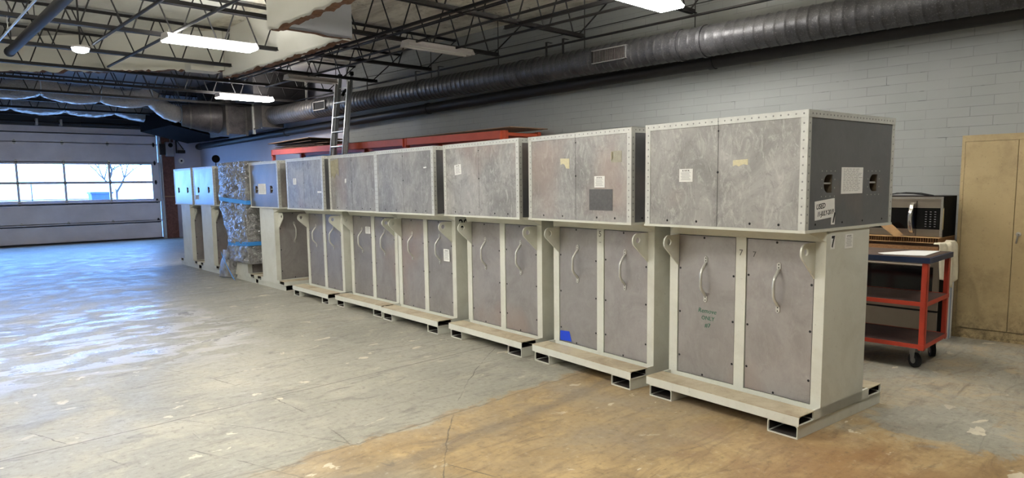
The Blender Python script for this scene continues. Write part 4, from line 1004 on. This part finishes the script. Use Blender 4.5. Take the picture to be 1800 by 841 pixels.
for q, (z0, z1, m_, dx, lb) in enumerate([(.87, .898, 'plydark', 0, 'lowest dark plank between the oven and the microwave'), (.898, .935, 'carddark', -.02, 'brown wooden plank lying on the dark plank below the microwave'), (.935, .968, 'plydark', .02, 'upper brown plank directly under the honeycomb cardboard')]):
    mb = MB(); mb.box(7.47+dx, 7.99, 2.21-.02*q, 2.98, z0, z1, m_); tag(mb.build('wood_plank'), lb, 'plank', 'planks under the microwave')
hc = root('honeycomb_cardboard', 'honeycomb cardboard pad squashed under the microwave', 'cardboard', (7.46, 2.19, .968))
mb = MB(); mb.box(0, .5, .0, .78, .0, .006, 'card'); mb.box(0, .5, 0, .78, .051, .057, 'card')
for k in range(36):
    y = .008+k*.0218; mb.box(.004, .5, y, y+.004, .006, .051, 'carddark')
mb.box(.06, .49, .01, .77, .006, .051, 'carddark'); mb.build('honeycomb_pad', hc)
mw = root('microwave_oven', 'stainless and black over-range microwave resting on cardboard', 'microwave', (7.53, 2.19, 1.025), .0)
mb = MB(); mb.box(.03, .40, 0, .76, 0, .40, 'blackplastic'); mb.build('body', mw)
mb = MB(); mb.box(0, .03, .20, .76, .355, .395, 'steelapp'); mb.box(0, .03, 0, .20, .355, .395, 'steelapp')
mb.box(-.003, .0, .0, .76, .375, .39, 'steelbright'); mb.build('vent_grille', mw)
mb = MB(); mb.box(0, .03, .235, .76, .005, .075, 'steelapp'); mb.box(0, .03, .235, .76, .285, .352, 'steelapp'); mb.box(.004, .03, .235, .76, .075, .285, 'glassblack'); md = mb.build('door', mw)
mb = MB()
hp = [(-.008, .265, .035), (-.035, .268, .06), (-.055, .27, .12), (-.06, .27, .19), (-.055, .268, .25), (-.035, .265, .31), (-.008, .262, .335)]
P = []
for x, y, z in hp: P += [(x, y-.024, z), (x-.012, y-.012, z), (x-.012, y+.012, z), (x, y+.024, z)]
mb.add(P, [(4*i+a, 4*i+b, 4*i+4+b, 4*i+4+a) for i in range(6) for a, b in ((0, 1), (1, 2), (2, 3), (3, 0))] + [(0, 1, 2, 3), (27, 26, 25, 24)], 'steelbright', True); mb.build('handle', md)
mb = MB(); mb.box(0, .03, 0.0, .228, .005, .075, 'steelapp'); mb.box(0, .03, 0.0, .228, .285, .352, 'steelapp'); mb.box(.003, .03, .022, .228, .075, .285, 'glassblack'); mb.box(-.002, .03, 0, .022, .005, .395, 'steelbright')
for i in range(3):
    for j in range(7): mb.box(.002, .004, .06+i*.04, .075+i*.04, .10+j*.024, .106+j*.024, 'greyink')
mb.build('control_panel', mw)
mb = MB(); mb.tube([(0, 0, 0), (.02, .12, .022), (.0, .25, .028), (.04, .4, .012), (.1, .5, .0)], .006, 'rubber', 6); mb.tube([(.03, .05, 0), (.06, .2, .018), (.05, .35, .022), (.1, .45, .0)], .006, 'rubber', 6)
cd = root('power_cord', 'black power cord coiled on top of the microwave', 'cord', (7.60, 2.30, 1.432)); mb.build('cord', cd)
tg = root('cardboard_flap', 'tan cardboard flap leaning on the front of the microwave', 'cardboard', (7.42, 2.58, 1.026))
mb = MB(); mb.prism([(.13, .10), (.04, .135), (-.085, .022), (-.03, 0), (.0, 0)], 'x', -.002, .002, 'card'); mb.build('tag_sheet', tg)

# ------------------------------------------------------------------ red shop cart
ct = root('shop_cart', 'red three-shelf steel shop cart with blue top beside the cupboard', 'cart', (6.24, 1.90, 0), .04)
CW, CL = .66, 1.2
for x in (0, CW-.045):
    for y in (0, CL-.045):
        mb = MB(); mb.box(x, x+.045, y, y+.006, .17, .93, 'redcart'); mb.box(x if x == 0 else x+.039, x+.006 if x == 0 else x+.045, y, y+.045, .17, .93, 'redcart'); mb.build('post', ct)
for z, m_ in ((.215, 'shelfbrown'), (.575, 'shelfbrown')):
    mb = MB(); mb.box(.006, CW-.006, .006, CL-.006, z-.006, z, m_)
    for a in ((0, CW, -.003, .003), (0, CW, CL-.003, CL+.003), (-.003, .003, 0, CL), (CW-.003, CW+.003, 0, CL)): mb.box(*a, z-.032, z+.004, 'redcart')
    mb.build('shelf', ct)
mb = MB(); mb.box(-.015, CW+.015, -.015, CL+.01, .905, .950, 'bluecart'); mb.box(.0, CW, .0, CL, .950, .953, 'plydark'); mb.build('top_shelf', ct)
for x, y, a in ((.10, .09, .9), (CW-.07, .09, .5), (.10, CL-.09, .2), (CW-.07, CL-.09, .2)):
    cs = bpy.data.objects.new('caster', None); C.objects.link(cs); cs.parent = ct; cs.location = (x, y, 0); cs.rotation_euler = (0, 0, a); cs.empty_display_size = .05
    mb = MB(); mb.tube([(0, -.018, .062), (0, .018, .062)], .062, 'rubber', 24); mb.tube([(0, -.02, .062), (0, .02, .062)], .03, 'zinc', 16); mb.build('wheel', cs)
    mb = MB()
    for yy in (-.026, .022): mb.prism([(-.015, .05), (.015, .05), (.05, .17), (-.03, .17)], 'y', yy, yy+.004, 'zinc')
    mb.box(-.035, .055, -.035, .035, .165, .178, 'zinc'); mb.build('fork', cs)
mb = MB(); mb.prism([(.10, .03), (.60, .05), (.50, .24), (.12, .40), (.04, .33)], 'z', 0, .003, 'paper')
pp_ = root('paper_sheet', 'white paper sheet lying on the blue cart top', 'paper', (6.26, 1.93, .954), .04); mb.build('sheet', pp_)
# cloth draped over the oven's near end
mb = MB(); V = []; n1, n2 = 22, 16
for i in range(n1):
    f = i/(n1-1)
    for j in range(n2):
        u = j/(n2-1); x = 7.22+.42*u - .05*f
        if f < .35: y = 2.185-.075*f/.35; z = .985+.01*sin(u*9)-(.02 if f > .3 else 0)
        else: g = (f-.35)/.65; y = 2.11-.03*g; z = .96-.40*g*(1-.45*abs(u-.55))
        w = .022*sin(u*17+f*2)*min(1, f*2.5)
        V.append((x, y-.02+w, z+.006*sin(u*23)))
mb.add(V, [(i*n2+j, i*n2+j+1, (i+1)*n2+j+1, (i+1)*n2+j) for i in range(n1-1) for j in range(n2-1)], 'cloth', True)
cl = root('draped_cloth', 'cream cloth draped over the end of the oven behind the cart post', 'cloth', (7.4, 2.2, .97)); o = mb.build('cloth_fabric', cl); o.location = (-7.4, -2.2, -.97)
so = o.modifiers.new('s', 'SOLIDIFY'); so.thickness = .006
for q, (x, m_, lb) in enumerate(((7.66, 'paper', 'white strip of trim standing upright beside the beige cupboard'), (7.71, 'pipeblue', 'bluish strip of trim standing upright beside the beige cupboard'), (7.76, 'paper', 'white strip standing tight against the beige cupboard'))):
    mb = MB(); mb.box(0, .022, 0, .03, 0, .86, m_); mb.box(.004, .018, -.002, 0, 0, .86, m_); tag(mb.build('trim_strip', None, (x-.0, 2.135, 0)), lb, 'trim strip', 'upright trim strips')
